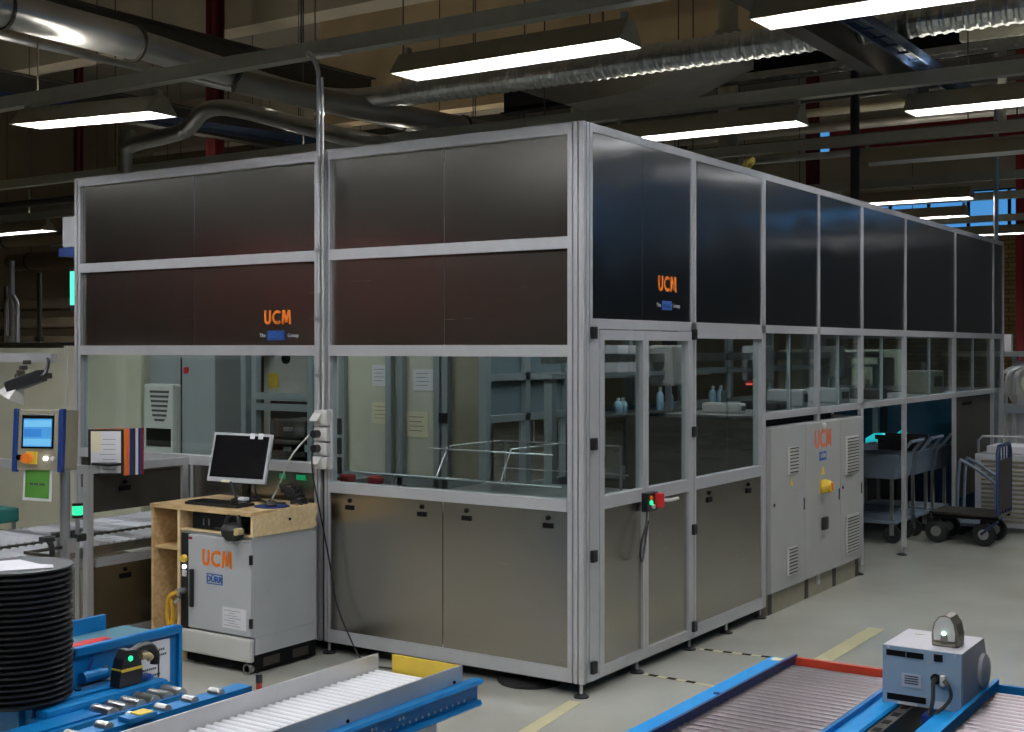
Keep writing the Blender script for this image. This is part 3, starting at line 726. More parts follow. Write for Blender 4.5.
# conduit with sockets on the front post
cd = thing('power_conduit', (-1.685, -.03, 1.0), 'thin white conduit dropping from the lighting trunk down the machine post', 'conduit')
MB().tube([(-1.95, .46, 3.46), (-2.05, .3, 3.43), (-1.80, .02, 3.36), (-1.70, -.025, 3.26), (-1.685, -.03, 3.1), (-1.685, -.03, 2.2), (-1.685, -.03, 1.34)], .0125, 10, 5).build('conduit_pipe', 'alu', cd, True)
MB().tube([(-1.665, -.022, 3.2), (-1.66, -.02, 2.2), (-1.66, -.02, 1.34)], .008, 8).build('cable', 'greyw', cd, True)
for z in (3.0, 2.62, 2.24, 1.86, 1.55): B((-1.705, -.045, z-.008), (-1.665, -.0, z+.008)).build('clip', 'galv', cd)
sk = thing('socket_strip', (-1.655, -.04, 1.05), 'column of white surface sockets on the machine post', 'power sockets')
B((-1.715, -.012, 1.03), (-1.60, 0.0, 1.36)).build('back_plate', 'grey', sk)
for i, (z, h) in enumerate([(1.27, .085), (1.185, .075), (1.105, .07), (1.03, .07)]):
    s1 = B((-1.708, -.045, z), (-1.612, -.012, z+h), .006).build('socket', 'greyw', sk)
    if i in (1, 2): MB().cyl((-1.675, -.085, z+.04), (-1.675, -.045, z+.04), .022, n=12).build('plug', 'black', s1)
    else: MB().prism([(-.045, z+.07), (-.08, z+.03), (-.078, z+.025), (-.045, z+.055)], (-1.71, -1.65), 'YZ').build('flap', 'greyw', s1)
single(MB().tube([(-1.675, -.08, 1.14), (-1.66, -.09, 1.0), (-1.60, -.07, .7), (-1.56, -.06, .5), (-1.52, -.06, .32), (-1.42, -.07, .15), (-1.30, -.08, .02), (-1.12, -.07, .008)], .0045, 8, 6), 'power_cable', 'black', 'black cable hanging from the sockets down to the floor', 'cable')
single(MB().tube([(-1.68, -.10, 1.22), (-1.76, -.16, 1.10), (-1.86, -.14, .95), (-1.90, -.16, .864)], .005, 8, 6), 'white_cable', 'greyw', 'white cable slanting from sockets to the desk', 'cable')

# ------------------------------------------------------------------ inside the machine
cp = thing('cream_partition', (-7.2, 2.1, 0), 'tall cream sheet partition left of and behind the machine windows', 'partition')
B((-10.5, 2.0, 0), (-6.56, 2.2, 1.70)).build('sheet', 'cream', cp); B((-6.52, 1.98, 0), (-5.54, 2.2, 1.72)).build('sheet', 'cream', cp)
B((-6.565, 1.975, 0), (-6.515, 2.2, 1.72)).build('joint_post', 'greyw', cp)
gc = thing('electrical_cabinet', (-5.04, 2.25, 0), 'grey electrical cabinet with cooling unit seen through the left window', 'cabinet')
B((-5.45, 2.0, 0), (-4.66, 2.5, 1.66), .01).build('body', 'cab_mid', gc)
B((-5.06, 1.992, .05), (-5.05, 2.0, 1.62)).build('door_seam', 'void', gc)
ac = B((-5.41, 1.90, .82), (-5.05, 2.0, 1.40), .02).build('cooling_unit', 'greyw', gc)
MB().prism([(-5.33, 1.36), (-5.09, 1.36), (-5.13, 1.12), (-5.16, 1.09), (-5.26, 1.09), (-5.29, 1.12)], (1.893, 1.902), 'XZ').build('vent_grille', 'vent', ac)
B((-5.37, 1.893, .88), (-5.07, 1.902, 1.03)).build('filter_grille', 'void', ac)
B((-5.02, 1.99, 1.49), (-4.97, 2.0, 1.54)).build('warning_sign', 'red', gc)
mc = thing('grey_locker', (-4.1, 3.4, 0), 'pale cabinet with yellow plate behind the left window', 'cabinet')
B((-5.6, 3.5, 0), (-4.9, 3.9, 1.72), .01).build('body', 'greyw', mc); B((-5.53, 3.49, 1.32), (-5.40, 3.5, 1.46)).build('yellow_plate', 'yellow', mc); B((-5.5, 3.49, .8), (-5.0, 3.5, 1.2)).build('dark_panel', 'dark', mc); MB().cyl((-5.3, 3.48, 1.6), (-5.3, 3.5, 1.6), .05).build('gauge', 'void', mc)
fr = thing('aluminium_rack', (-3.45, 1.6, 0), 'aluminium frame rack with drawers seen behind the left window beside the socket post', 'rack')
for x in (-3.85, -3.74, -3.18): MB().box((x, 1.5, 0), (x+.05, 1.55, 2.3)).build('upright', 'alu_green', fr)
for z in (1.32, 1.24, .95): B((-3.69, 1.5, z), (-3.18, 1.55, z+.05)).build('crossbar', 'alu_green', fr)
for k in range(4):
    d_ = B((-3.55, 1.50, .62+k*.145), (-3.20, 1.9, .74+k*.145), .006).build('drawer', 'dark', fr)
    B((-3.40, 1.485, .66+k*.145), (-3.32, 1.50, .69+k*.145)).build('handle', 'galv', d_)
ip = thing('inner_partition', (-3.1, 2.65, 0), 'cream inner wall with pinned papers behind the front window', 'partition')
B((-4.2, 2.62, .3), (-2.78, 2.66, 2.3)).build('sheet', 'cream', ip); B((-2.78, 2.62, .3), (-2.35, 2.66, 2.3)).build('dark_sheet', 'olive', ip)
for x in (-3.95, -3.80, -3.31, -3.19, -2.83, -2.75, -2.38): B((x-.028, 2.57, .2), (x+.028, 2.63, 2.35)).build('mullion', 'alu_green', ip)
B((-4.2, 2.57, .62), (-2.35, 2.62, .70)).build('bottom_rail', 'alu_green', ip); B((-4.2, 2.57, 2.3), (-2.35, 2.62, 2.36)).build('top_rail', 'alu_green', ip)
B((-2.79, 2.55, 1.12), (-2.72, 2.57, 1.2)).build('latch', 'black', ip); B((-3.99, 2.55, 1.05), (-3.9, 2.57, 1.14)).build('latch', 'black', ip)
for i, (x, z, w_, h_) in enumerate([(-3.43, 1.48, .16, .17), (-2.99, 1.45, .2, .17), (-3.42, 1.18, .18, .17), (-3.05, 1.10, .22, .2)]):
    p = B((x-w_/2, 2.612, z-h_/2), (x+w_/2, 2.619, z+h_/2)).build('notice_sheet', 'paper' if i < 2 else 'paper_y')
    tag(p, ['upper left white paper pinned on the cream inner wall', 'upper right drawing sheet pinned on the cream inner wall', 'lower left pale sheet pinned on the cream inner wall', 'lower right pale sheet pinned on the cream inner wall'][i], 'paper', 'papers on the inner wall')
    m = MB()
    for r in range(4): m.box((x-w_*.35, 2.610, z+h_*(.28-.18*r)), (x+w_*(.3-.08*(r % 2)), 2.612, z+h_*(.30-.18*r)))
    m.build('printed_lines', 'ink', p)
# side wall of the inner cell
sw = thing('inner_side_frame', (-1.9, 5, 0), 'grey-blue aluminium frame wall along the back of the long wing', 'frame')
for y in (1.9, 2.4, 2.95, 3.95, 4.95, 5.95, 6.95, 7.95): B((-1.93, y-.03, .07), (-1.87, y+.03, 2.7)).build('upright', 'alu_green', sw)
for z in (.35, .68, 1.18, 1.47, 2.2): B((-1.93, 1.93, z), (-1.87, 8.4, z+.05)).build('crossbar', 'alu_green', sw)
B((-1.92, 1.93, .07), (-1.91, 8.4, .68)).build('lower_panel', 'steel', sw); B((-1.92, 2.4, 1.85), (-1.91, 8.4, 2.65)).build('upper_panel', 'dark', sw)
B((-1.915, 1.93, 1.23), (-1.909, 2.95, 1.85)).build('side_panel', 'blue_panel', sw)
bs = thing('bottle_shelf', (-1.65, 5, 1.15), 'narrow steel shelf carrying pale bottles inside the long wing', 'shelf')
B((-1.845, 2.9, 1.185), (-1.5, 7.4, 1.20)).build('shelf_board', 'galv', bs)
for y in (2.95, 4.4, 5.9, 7.35): B((-1.845, y-.015, .9), (-1.55, y+.015, 1.185)).build('bracket', 'alu_green', bs)
blab = ['leftmost pale bottle of the pair behind the left door leaf', 'second pale bottle of the pair behind the left door leaf', 'tall pale bottle behind the right door leaf, left of a slimmer one', 'slim pale bottle beside the tall one behind the right door leaf', 'pale bottle just left of the hinged post', 'pale bottle just right of the hinged post', 'slim pale bottle standing second right of the hinged post', 'pale bottle below the red lamp, left one', 'pale bottle below the red lamp, right one']
b0 = None
for i, (y, s_) in enumerate([(3.28, .8), (3.36, .8), (3.98, 1.25), (4.15, 1.1), (4.52, 1.0), (4.98, 1.15), (5.15, 1.15), (6.05, 1.1), (6.28, 1.1)]):
    if b0 is None:
        b0 = o = thing('plastic_bottle', (0, 0, 0), '', 'bottle', 'bottles on the inner shelf')
        MB().lathe((0, 0, 0), [(.030, 0), (.033, .006), (.033, .085), (.026, .105), (.013, .118), (.013, .125)], 16).build('bottle_body', 'bottle', o, True)
        MB().lathe((0, 0, .125), [(.016, 0), (.016, .02), (.0, .02)], 12).build('cap', 'greyw', o)
    else: o = copy_tree(b0)
    o.location = (-1.62, y, 1.2); o.scale = (1, 1, s_); o['label'] = blab[i]
rl = thing('heat_lamp', (-1.62, 6.0, 1.38), 'small red lamp shade glowing above the bottles in the wing', 'lamp')
MB().lathe((-1.62, 5.9, 1.37), [(.085, 0), (.085, .01), (.055, .07), (.03, .10), (.0, .10)], 20).build('shade', 'red', rl, True)
MB().lathe((-1.62, 5.9, 1.355), [(.0, 0), (.08, .0), (.08, .014), (0, .014)], 20).build('glowing_rim', 'red_l', rl)
MB().tube([(-1.62, 5.9, 1.47), (-1.62, 5.9, 1.62), (-1.88, 5.9, 1.66)], .01, 8).build('arm', 'dark', rl)
ps = thing('process_tank', (-.95, 4.0, 0), 'steel process tank with rails inside the long wing behind the double door', 'tank')
B((-1.45, 2.6, .25), (-.55, 5.5, .78), .02).build('tank_body', 'steel', ps)
B((-1.5, 2.55, .78), (-.5, 5.55, .82), .008).build('rim', 'galv', ps)
for x in (-1.4, -.6):
    for y in (2.7, 5.4): B((x-.04, y-.04, 0), (x+.04, y+.04, .25)).build('leg', 'alu_green', ps)
for y in (3.0, 4.2, 5.4): MB().cyl((-1.3, y, 1.0), (-.6, y, 1.0), .015, n=10).build('spray_rail', 'chrome', ps); 
for y in (3.0, 4.2, 5.4): MB().cyl((-1.0, y, .82), (-1.0, y, 1.0), .012, n=8).build('rail_post', 'chrome', ps)
# hoist gantry with equipment behind the upper part of the long windows
gt = thing('transfer_gantry', (-1.2, 5, 1.6), 'grey transfer gantry rail with carriages behind the long side windows', 'gantry')
B((-1.25, 1.6, 1.60), (-1.17, 8.3, 1.66)).build('rail', 'galv', gt); B((-1.25, 1.6, 1.50), (-1.17, 8.3, 1.53)).build('rail', 'alu_green', gt)
for i, y in enumerate((3.3, 5.0, 6.8)):
    c_ = B((-1.30, y-.12, 1.42), (-1.10, y+.12, 1.72), .015).build('carriage', ['greyw', 'grey', 'greyw'][i], gt)
    MB().cyl((-1.2, y, 1.05), (-1.2, y, 1.42), .025, n=10).build('gripper_rod', 'chrome', c_)
    B((-1.28, y-.1, 1.01), (-1.12, y+.1, 1.05)).build('gripper_plate', 'dark', c_)
for y in (1.65, 8.2): B((-1.24, y-.03, .05), (-1.18, y+.03, 1.5)).build('upright', 'alu_green', gt)
spg = [('low white device on the window ledge above the grey control cabinet', 2.62, .05, .07, 'greyw'), ('dark small device on the ledge, second along the long window', 3.3, .10, .06, 'black'), ('white angled device on the ledge, third along the long window', 3.75, .06, .13, 'grey'), ('small grey unit on the ledge over the open bay, nearest the cabinet', 4.62, .12, .12, 'grey'), ('low dark unit on the ledge over the middle of the open bay', 5.6, .10, .09, 'dark'), ('grey beige hopper on the ledge near the far end', 7.25, .22, .22, 'cream')]
for i, (lab, y, w_, h_, m) in enumerate(spg):
    u = thing('ledge_device', (-.45, y, 1.262), lab, 'device', 'devices on the inner ledge')
    B((-.58, y-w_, 1.262), (-.3, y+w_, 1.262+h_), .015).build('housing', m, u)
    B((-.299, y-w_*.6, 1.262+h_*.3), (-.294, y+w_*.6, 1.262+h_*.75)).build('front_window', 'dark', u)
    MB().cyl((-.44, y, 1.262+h_), (-.44, y, 1.262+h_+.08), .02, n=10).build('spindle', 'galv', u)
tag(B((-.75, 2.35, 1.245), (-.062, 8.08, 1.262)).build('inner_ledge', 'galv'), 'flat steel ledge inside the long windows', 'ledge')
# front cell: bench rail, wire rack, red equipment
br = thing('bench_rail', (-2.2, 1.0, .7), 'aluminium bench frame low behind the front window with red clamps', 'bench')
for x in (-2.7, -1.75): B((x-.03, .35, .1), (x+.03, 1.9, .16)).build('foot_beam', 'alu_green', br)
for x, y in ((-2.7, .4), (-2.7, 1.85), (-1.75, .4), (-1.75, 1.85)): B((x-.025, y-.025, .16), (x+.025, y+.025, .74)).build('leg', 'alu_green', br)
for x in (-2.7, -1.75): B((x-.03, .37, .74), (x+.03, 1.88, .79)).build('top_beam', 'alu_green', br)
for y in (.9, 1.5): MB().cyl((-2.7, y, .83), (-1.75, y, .83), .010, n=10).build('cross_rod', 'alu_green', br)
for x in (-2.45, -2.28, -2.05): B((x-.04, .87, .84), (x+.04, .95, .89), .015).build('red_clamp', 'darkred', br)
wr = thing('wire_rack', (-.9, .9, .8), 'bright wire frame rack low behind the right half of front window', 'rack')
for y in (.55, 1.3):
    MB().tube([(-1.35, y, .95), (-.45, y, .95)], .0045, 8).build('rod', 'galv', wr); MB().tube([(-1.35, y, 1.12), (-.5, y, 1.12)], .0045, 8).build('rod', 'galv', wr)
for x in (-1.3, -.85): MB().tube([(x, .55, .95), (x-.06, .75, 1.12), (x-.06, 1.3, 1.12)], .0045, 8).build('rod', 'galv', wr)
for k in range(6): MB().tube([(-1.2+.09*k, 1.3, 1.12), (-1.2+.09*k, 1.3, 1.25)], .004, 6).build('peg', 'chrome', wr)
for x in (-1.32, -.5): MB().tube([(x, 1.3, .84), (x, 1.3, 1.12)], .009, 8).build('stand_leg', 'galv', wr)
tk = thing('steel_tank', (-.9, .95, 0), 'dark steel tank whose rim shows low inside the front window at the corner', 'tank')
B((-1.45, .35, 0), (-.35, 1.5, .80), .02).build('tank_body', 'steel', tk); B((-1.5, .3, .80), (-.3, 1.55, .84)).build('rim', 'galv', tk)
sh = thing('upper_shelf', (-1.75, 4, 1.5), 'inner shelf with pale boxes high behind the double door', 'shelf')
B((-1.86, 3.0, 1.47), (-1.6, 4.9, 1.485)).build('shelf_board', 'galv', sh)
for i, (a, b_) in enumerate(((3.28, 3.45), (3.52, 3.74), (4.05, 4.3))):
    tag(B((-1.84, a, 1.486), (-1.62, b_, 1.72), .01).build('storage_box', 'paper'), ['left pale box on the inner shelf behind the double door', 'middle pale box on the inner shelf behind the double door', 'right pale box on the inner shelf behind the double door'][i], 'box', 'pale boxes on the inner shelf')
# beyond the far end, seen through the long glazing
for i, (x0, y0, x1, y1) in enumerate([(-2.5, 8.65, -1.88, 9.6), (-2.5, 9.85, -1.86, 11.3)]):
    c_ = thing('cream_cabinet', ((x0+x1)/2, (y0+y1)/2, 0), ['pale cabinet with arched dark opening behind the fourth window bay', 'larger pale cabinet with arched dark opening seen through the fifth window bay'][i], 'cabinet', 'pale cabinets beyond the glass')
    B((x0, y0, 0), (x1, y1, 1.68), .01).build('body', 'cream', c_)
    ym = (y0+y1)/2; w_ = (y1-y0)*.22
    MB().prism([(ym-w_, 1.58), (ym+w_, 1.58), (ym+w_, 1.25), (ym+w_*.6, 1.14), (ym-w_*.6, 1.14), (ym-w_, 1.25)], (x1, x1+.012), 'YZ').build('dark_opening', 'dark', c_)
# blue-lined bay under the long wing
bb = thing('bay_lining', (-1, 8.4, 0), 'dark blue lined end wall inside the open bay under the wing', 'panel')
B((-1.85, 8.42, .02), (-.05, 8.45, 1.24)).build('end_sheet', 'blue_bay', bb); B((-1.865, 4.12, .02), (-1.85, 8.42, 1.17)).build('back_sheet', 'blue_bay', bb)
B((-1.2, 8.39, .02), (-1.16, 8.42, 1.24)).build('joint_post', 'dark', bb)
bn = thing('black_bin', (-1.2, 7.7, 0), 'black bin topped by a glowing cyan tank inside the open bay', 'bin')
MB().prism([(-1.11, 0), (-.79, 0), (-.75, .72), (-1.15, .72)], (7.5, 7.9), 'XZ').build('bin_body', 'black', bn)
MB().lathe((-.95, 7.7, .722), [(.20, 0), (.20, .05), (.12, .10), (0, .10)], 18).build('glowing_lid', 'cyan_l', bn, True)
bp_ = MB().tube([(-.85, 7.7, .8), (-.77, 7.7, .86), (-.73, 7.72, .78), (-.72, 7.75, .5)], .012, 8, 4).build('hose', 'cyan_l', bn)

# ------------------------------------------------------------------ grey control cabinet under the wing
ccab = thing('control_cabinet', (-.2, 3.2, 0), 'wide pale grey control cabinet with vents standing under the long wing', 'cabinet')
CX = .03
pd = E_(B((-1.0, 2.245, .07), (-.065, 2.265, 1.245)), 'divider_panel', 'dark')
B((-.30, 2.29, .135), (CX-.02, 4.055, 1.195), .006).build('body', 'cab_grey', ccab)
B((-.28, 2.30, 0), (CX-.03, 4.04, .135)).build('plinth', 'olive', ccab)
for y in (2.34, 2.98, 3.52, 4.0): B((CX-.031, y-.03, .005), (CX-.026, y+.03, .132)).build('plinth_joint', 'dark', ccab)
for i, (a, b_) in enumerate(((2.295, 2.885), (2.89, 3.565), (3.57, 4.05))):
    dr = B((CX-.02, a, .145), (CX, b_, 1.19), .004).build('door', 'cab_grey', ccab)
    if i == 0: vs = ((2.57, 2.74, .875, 1.055), (2.555, 2.72, .22, .40))
    elif i == 2: vs = ((3.67, 3.93, .785, 1.06), (3.67, 3.93, .21, .49))
    else: vs = ()
    for y0, y1, z0, z1 in vs:
        v = B((CX, y0, z0), (CX+.014, y1, z1), .004).build('vent', 'greyw', dr)
        m = MB(); n = int((z1-z0)/.022)
        for k in range(n): m.box((CX+.0135, y0+.012, z0+.012+k*.022), (CX+.017, y1-.012, z0+.019+k*.022))
        m.build('louvres', 'dark', v)
    if i != 1: MB().cyl((CX, a+.05, .70), (CX+.004, a+.05, .70), .012).build('lock', 'dark', dr)
    B((CX, b_-.03, .62), (CX+.004, b_-.02, .70)).build('lock_slot', 'void', dr)
    if i == 1:
        ucm(.125, on_right(CX+.0005, 3.225, 1.075), 'orange_d', dr)
        lp = B((CX, 3.15, .925), (CX+.002, 3.285, .985)).build('logo_plate', 'logoblue', dr)
        text('D\u00dcRR', .040, on_right(CX+.003, 3.217, .955), 'grey', lp, 'lettering', .001)
        MB().prism([(3.185, .825), (3.255, .825), (3.22, .885)], (CX, CX+.002), 'YZ').build('warning_sticker', 'yellow', dr)
        ms = B((CX, 3.16, .70), (CX+.008, 3.28, .79), .003).build('main_switch_plate', 'yellow', dr)
        MB().lathe((CX+.008, 3.22, .745), [(.045, 0), (.045, .03), (.036, .055), (0, .055)], 18, 'X').build('rotary_knob', 'yellow', ms)
        B((CX+.06, 3.212, .72), (CX+.072, 3.228, .77)).build('knob_grip', 'orange', ms)
        B((CX, 3.185, .445), (CX+.025, 3.27, .53), .006).build('socket_box', 'dark', dr)
        MB().lathe((CX, 3.22, 1.165), [(.022, 0), (.022, .01), (.012, .022), (0, .024)], 14, 'X').build('lifting_boss', 'greyw', dr)
    else:
        yy = (2.637 if i == 0 else 3.2)
        if i == 0: MB().prism([(yy-.03, .80), (yy+.03, .80), (yy, .85)], (CX, CX+.002), 'YZ').build('warning_sticker', 'yellow', dr)
single(B((-.28, 2.35, 1.196), (-.05, 3.6, 1.235)), 'cable_bundle_cover', 'void', 'flat black cover lying on top of the control cabinet', 'cover', None, False)

# ------------------------------------------------------------------ trolleys in the bay and on the floor
def make_cart():
    r = thing('service_trolley', (0, 0, 0), '', 'trolley', 'grey trolleys in the bay')
    b = MB(); L_, W_, z0, z1 = .38, .23, .56, .77
    b.prism([(-L_+.03, z0), (L_-.03, z0), (L_, z1), (L_-.02, z1), (L_-.045, z0+.02), (-L_+.045, z0+.02), (-L_+.02, z1), (-L_, z1)], (-W_+.02, W_-.02), 'XZ')
    for s_ in (-1, 1): b.prism([(-L_+.03, z0), (L_-.03, z0), (L_, z1), (-L_, z1)], (s_*W_-s_*.02, s_*W_), 'XZ')
    b.build('tub', 'cart', r)
    B((-L_+.02, -W_, .17), (L_-.02, W_, .20), .008).build('lower_tray', 'cart', r)
    for sx in (-1, 1):
        for sy in (-1, 1):
            B((sx*(L_-.06)-.014, sy*(W_-.03)-.014, .20), (sx*(L_-.06)+.014, sy*(W_-.03)+.014, z0)).build('leg', 'galv', r)
            w_ = MB().cyl((sx*(L_-.06), sy*(W_-.05)-.016, .075), (sx*(L_-.06), sy*(W_-.05)+.016, .075), .075, n=18).build('wheel', 'rubber', r)
            B((sx*(L_-.06)-.02, sy*(W_-.05)-.028, .07), (sx*(L_-.06)+.02, sy*(W_-.05)-.018, .17)).build('fork', 'galv', w_)
    MB().tube([(L_-.02, -W_+.05, z1-.03), (L_+.10, -W_+.05, z1+.12), (L_+.10, W_-.05, z1+.12), (L_-.02, W_-.05, z1-.03)], .014, 10).build('push_handle', 'cart', r)
    return r
cart0 = make_cart()
for i, (x, y) in enumerate([(-.60, 5.95), (-.58, 6.50), (-.56, 7.05)]):
    o = cart0 if i == 0 else copy_tree(cart0)
    o.location = (x, y, 0); o['label'] = ['nearest grey tub trolley standing in the open bay', 'middle grey tub trolley of the row, carrying the black crate', 'rearmost grey tub trolley of the row in the bay'][i]
ck = thing('black_crate', (-.42, 6.50, .585), 'black open crate standing in the middle grey trolley', 'crate')
cx0, cx1 = -.60, -.24
MB().box((cx0, 6.36, .585), (cx1, 6.38, .88)).box((cx0, 6.62, .585), (cx1, 6.64, .88)).box((cx0, 6.38, .585), (cx0+.02, 6.62, .88)).box((cx1-.02, 6.38, .585), (cx1, 6.62, .88)).box((cx0+.02, 6.38, .585), (cx1-.02, 6.62, .60)).build('crate_body', 'black', ck)
for y in (6.34, 6.64): B((cx0-.02, y, .86), (cx1+.02, y+.02, .90)).build('crate_rim', 'dark', ck)
pt = thing('platform_trolley', (.22, 6.25, 0), 'platform trolley with blue tubular push frame outside the far bay', 'trolley')
B((-.04, 6.03, .250), (.55, 6.49, .272), .006).build('deck', 'dark', pt)
for y in (6.04, 6.45): B((-.02, y, .225), (.54, y+.03, .25)).build('deck_frame', 'void', pt)
MB().tube([(.54, 6.02, .27), (.54, 6.02, .80), (.54, 6.06, .86), (.54, 6.44, .86), (.54, 6.48, .80), (.54, 6.48, .27)], .016, 10).build('push_frame', 'navy_metal', pt, True)
for k in range(4): MB().cyl((.54, 6.1+.1*k, .27), (.54, 6.1+.1*k, .86), .007, n=8).build('frame_bar', 'navy_metal', pt)
B((.545, 6.04, .30), (.55, 6.46, .74)).build('mesh_panel', 'dark', pt)
MB().tube([(.54, 6.02, .22), (.40, 6.02, .10)], .012, 8).build('brace', 'navy_metal', pt)
for x in (.02, .42):
    for y in (6.05, 6.45):
        wl = MB().lathe((x, y-.022, .10), [(.03, 0), (.088, .0), (.10, .012), (.10, .032), (.088, .044), (.03, .044)], 20, 'Y').build('wheel', 'rubber', pt, True)
        MB().lathe((x, y-.026, .10), [(.0, 0), (.045, 0), (.045, .052), (0, .052)], 14, 'Y').build('hub', 'galv', wl)
        B((x-.025, y-.025, .19), (x+.025, y+.025, .225)).build('wheel_bracket', 'void', pt)
hb = thing('hand_truck', (.22, 6.75, 0), 'grey tilted trolley handle with brown bag behind the platform trolley', 'hand truck')
hb['label'] = 'low grey hand truck with sloping tube handle behind the platform trolley'
for y in (6.63, 6.87): MB().tube([(.04, y, .10), (.06, y, .62), (.12, y, .66), (.36, y, .50), (.38, y, .44), (.38, y, .10)], .015, 8, 4).build('frame_tube', 'cart', hb, True)
B((.03, 6.60, .085), (.40, 6.90, .11)).build('base_plate', 'cart', hb)
for y in (6.63, 6.87):
    for x in (.08, .35): MB().cyl((x, y-.018, .05), (x, y+.018, .05), .05, n=14).build('wheel', 'rubber', hb)
lv = thing('louvred_cabinet', (.35, 7.2, 0), 'grey louvred metal cabinet at the right edge behind the platform trolley', 'cabinet')
B((.12, 6.95, .05), (.75, 7.7, .72), .01).build('body', 'grey', lv)
m = MB()
for k in range(14): m.bar((.18, 6.945, .11+k*.042), (.70, 6.945, .11+k*.042), .012, .022, (0, -.5, 1))
m.build('louvres', 'olive', lv)
m = MB()
for k in range(14): m.bar((.755, 7.0, .11+k*.042), (.755, 7.65, .11+k*.042), .012, .022, (.5, 0, 1))
m.build('louvres', 'olive', lv)
MB().tube([(.14, 7.0, .72), (.14, 7.0, .84), (.18, 7.0, .88), (.69, 7.0, .88), (.73, 7.0, .84), (.73, 7.0, .72)], .012, 8).build('top_hoop', 'chrome', lv)
for x in (.18, .68):
    for y in (7.02, 7.62): MB().cyl((x, y, 0), (x, y, .05), .025, n=10).build('foot', 'rubber', lv)
tag(B((.2, 7.05, .721), (.6, 7.5, .79), .01).build('folded_cloth', 'paper'), 'pale bundle lying on the louvred cabinet', 'bundle')
# machinery against the back, right edge
bg_ = thing('background_machine', (.0, 10.6, 0), 'pale machine with pipes and round cover at the right edge of the hall', 'machine')
B((-.45, 10.3, 0), (.9, 11.2, .95), .02).build('base', 'grey', bg_)
MB().lathe((-.05, 10.28, 1.28), [(.0, 0), (.30, 0), (.32, .03), (.32, .16), (.26, .2), (0, .2)], 26, 'Y').build('round_cover', 'greyw', bg_, True)
MB().lathe((-.05, 10.22, 1.28), [(.0, 0), (.12, 0), (.14, .05), (0, .05)], 20, 'Y').build('hub_cap', 'cream', bg_, True)
for k, x in enumerate((-.40, -.33, -.24)): MB().tube([(x, 10.2, .6), (x, 10.2, 1.3), (x+.08, 10.25, 1.45), (x+.25, 10.3, 1.5)], .022, 8, 4).build('pipe', 'chrome', bg_, True)
B((-.5, 10.1, 1.60), (1.0, 11.2, 1.66)).build('top_shelf', 'galv', bg_); B((-.40, 10.3, 1.66), (-.30, 10.4, 1.86)).build('upright_box', 'greyw', bg_)
for x in (-.45, .95):
    B((x-.03, 11.15, 0), (x+.03, 11.2, 1.6)).build('upright', 'galv', bg_)
B((-.42, 10.15, .95), (.5, 10.29, 1.05)).build('valve_block', 'chrome', bg_)
for k in range(5): MB().cyl((-.36+.13*k, 10.17, 1.05), (-.36+.13*k, 10.17, 1.16), .03, n=10).build('valve', 'galv', bg_)
single(MB().tube([(.9, 6.3, .012), (1.3, 6.6, .012), (2.2, 6.5, .012), (3.5, 6.8, .012)], .012, 8, 4), 'floor_hose', 'blue_d', 'blue hose lying on floor at the right edge', 'hose')

# ------------------------------------------------------------------ workstation console with computer
FY = -.571
cs = thing('console_cabinet', (-1.91, -.32, 0), 'light grey console cabinet with orange letters standing before the machine front', 'cabinet')
B((-2.18, FY+.015, .19), (-1.645, -.075, .715), .004).build('body', 'grey', cs)
cp_ = B((-2.175, FY-.0, .19), (-2.118, FY+.014, .70)).build('control_strip', 'black', cs)
MB().lathe((-2.147, FY, .565), [(.0, 0), (.022, 0), (.022, -.012), (.016, -.022), (0, -.022)], 16, 'Y').build('key_switch', 'yellow', cp_)
MB().lathe((-2.147, FY, .52), [(0, 0), (.012, 0), (.012, -.008), (0, -.008)], 12, 'Y').build('lit_button', 'white_l', cp_)
B((-2.162, FY-.006, .468), (-2.132, FY, .50)).build('socket', 'greyw', cp_)
MB().cyl((-2.15, FY-.05, .39), (-2.15, FY, .39), .018, n=10).cyl((-2.145, FY-.04, .36), (-2.17, FY-.05, .33), .012, n=8).build('hose_coupling', 'chrome', cp_)
MB().tube([(-2.15, FY-.04, .39), (-2.20, FY-.06, .36), (-2.23, FY-.05, .28), (-2.21, FY-.05, .2), (-2.18, FY-.05, .26), (-2.20, FY-.05, .35)], .012, 8, 4).build('yellow_hose', 'yel_cable', cp_)
dr = B((-2.115, FY-.004, .198), (-1.645, FY+.014, .698), .004).build('door', 'grey', cs)
B((-2.092, FY-.022, .31), (-2.068, FY-.004, .515), .006).build('handle', 'black', dr)
for z in (.60, .27): B((-1.652, FY-.012, z-.025), (-1.638, FY+.004, z+.025)).build('hinge', 'black', dr)
ucm(.088, on_front(-1.893, FY-.0045, .585), 'orange', dr)
lp = B((-1.972, FY-.0055, .447), (-1.852, FY-.004, .503)).build('logo_frame', 'logoblue', dr)
B((-1.965, FY-.0065, .453), (-1.859, FY-.0055, .497)).build('logo_field', 'grey', lp)
text('D\u00dcRR', .044, on_front(-1.912, FY-.0075, .474), 'logoblue', lp, 'lettering', .0015)
pp = B((-1.855, FY-.0055, .228), (-1.68, FY-.004, .338)).build('taped_paper', 'paper', dr)
m = MB()
for k in range(7): m.box((-1.84+.03*(k % 2), FY-.0065, .243+k*.013), (-1.72-.02*(k % 3), FY-.0055, .2445+k*.013))
m.build('printed_lines', 'ink', pp)
B((-2.11, FY-.006, .672), (-2.085, FY-.004, .686)).build('brand_sticker', 'darkred', dr)
B((-2.19, FY-.012, .065), (-1.642, FY+.02, .188), .012).build('plinth_cover', 'greyw', cs)
B((-2.17, FY+.03, .10), (-1.646, -.075, .19)).build('base_frame', 'grey', cs)
B((-2.16, FY+.03, .012), (-1.650, -.08, .10)).build('skid', 'void', cs)
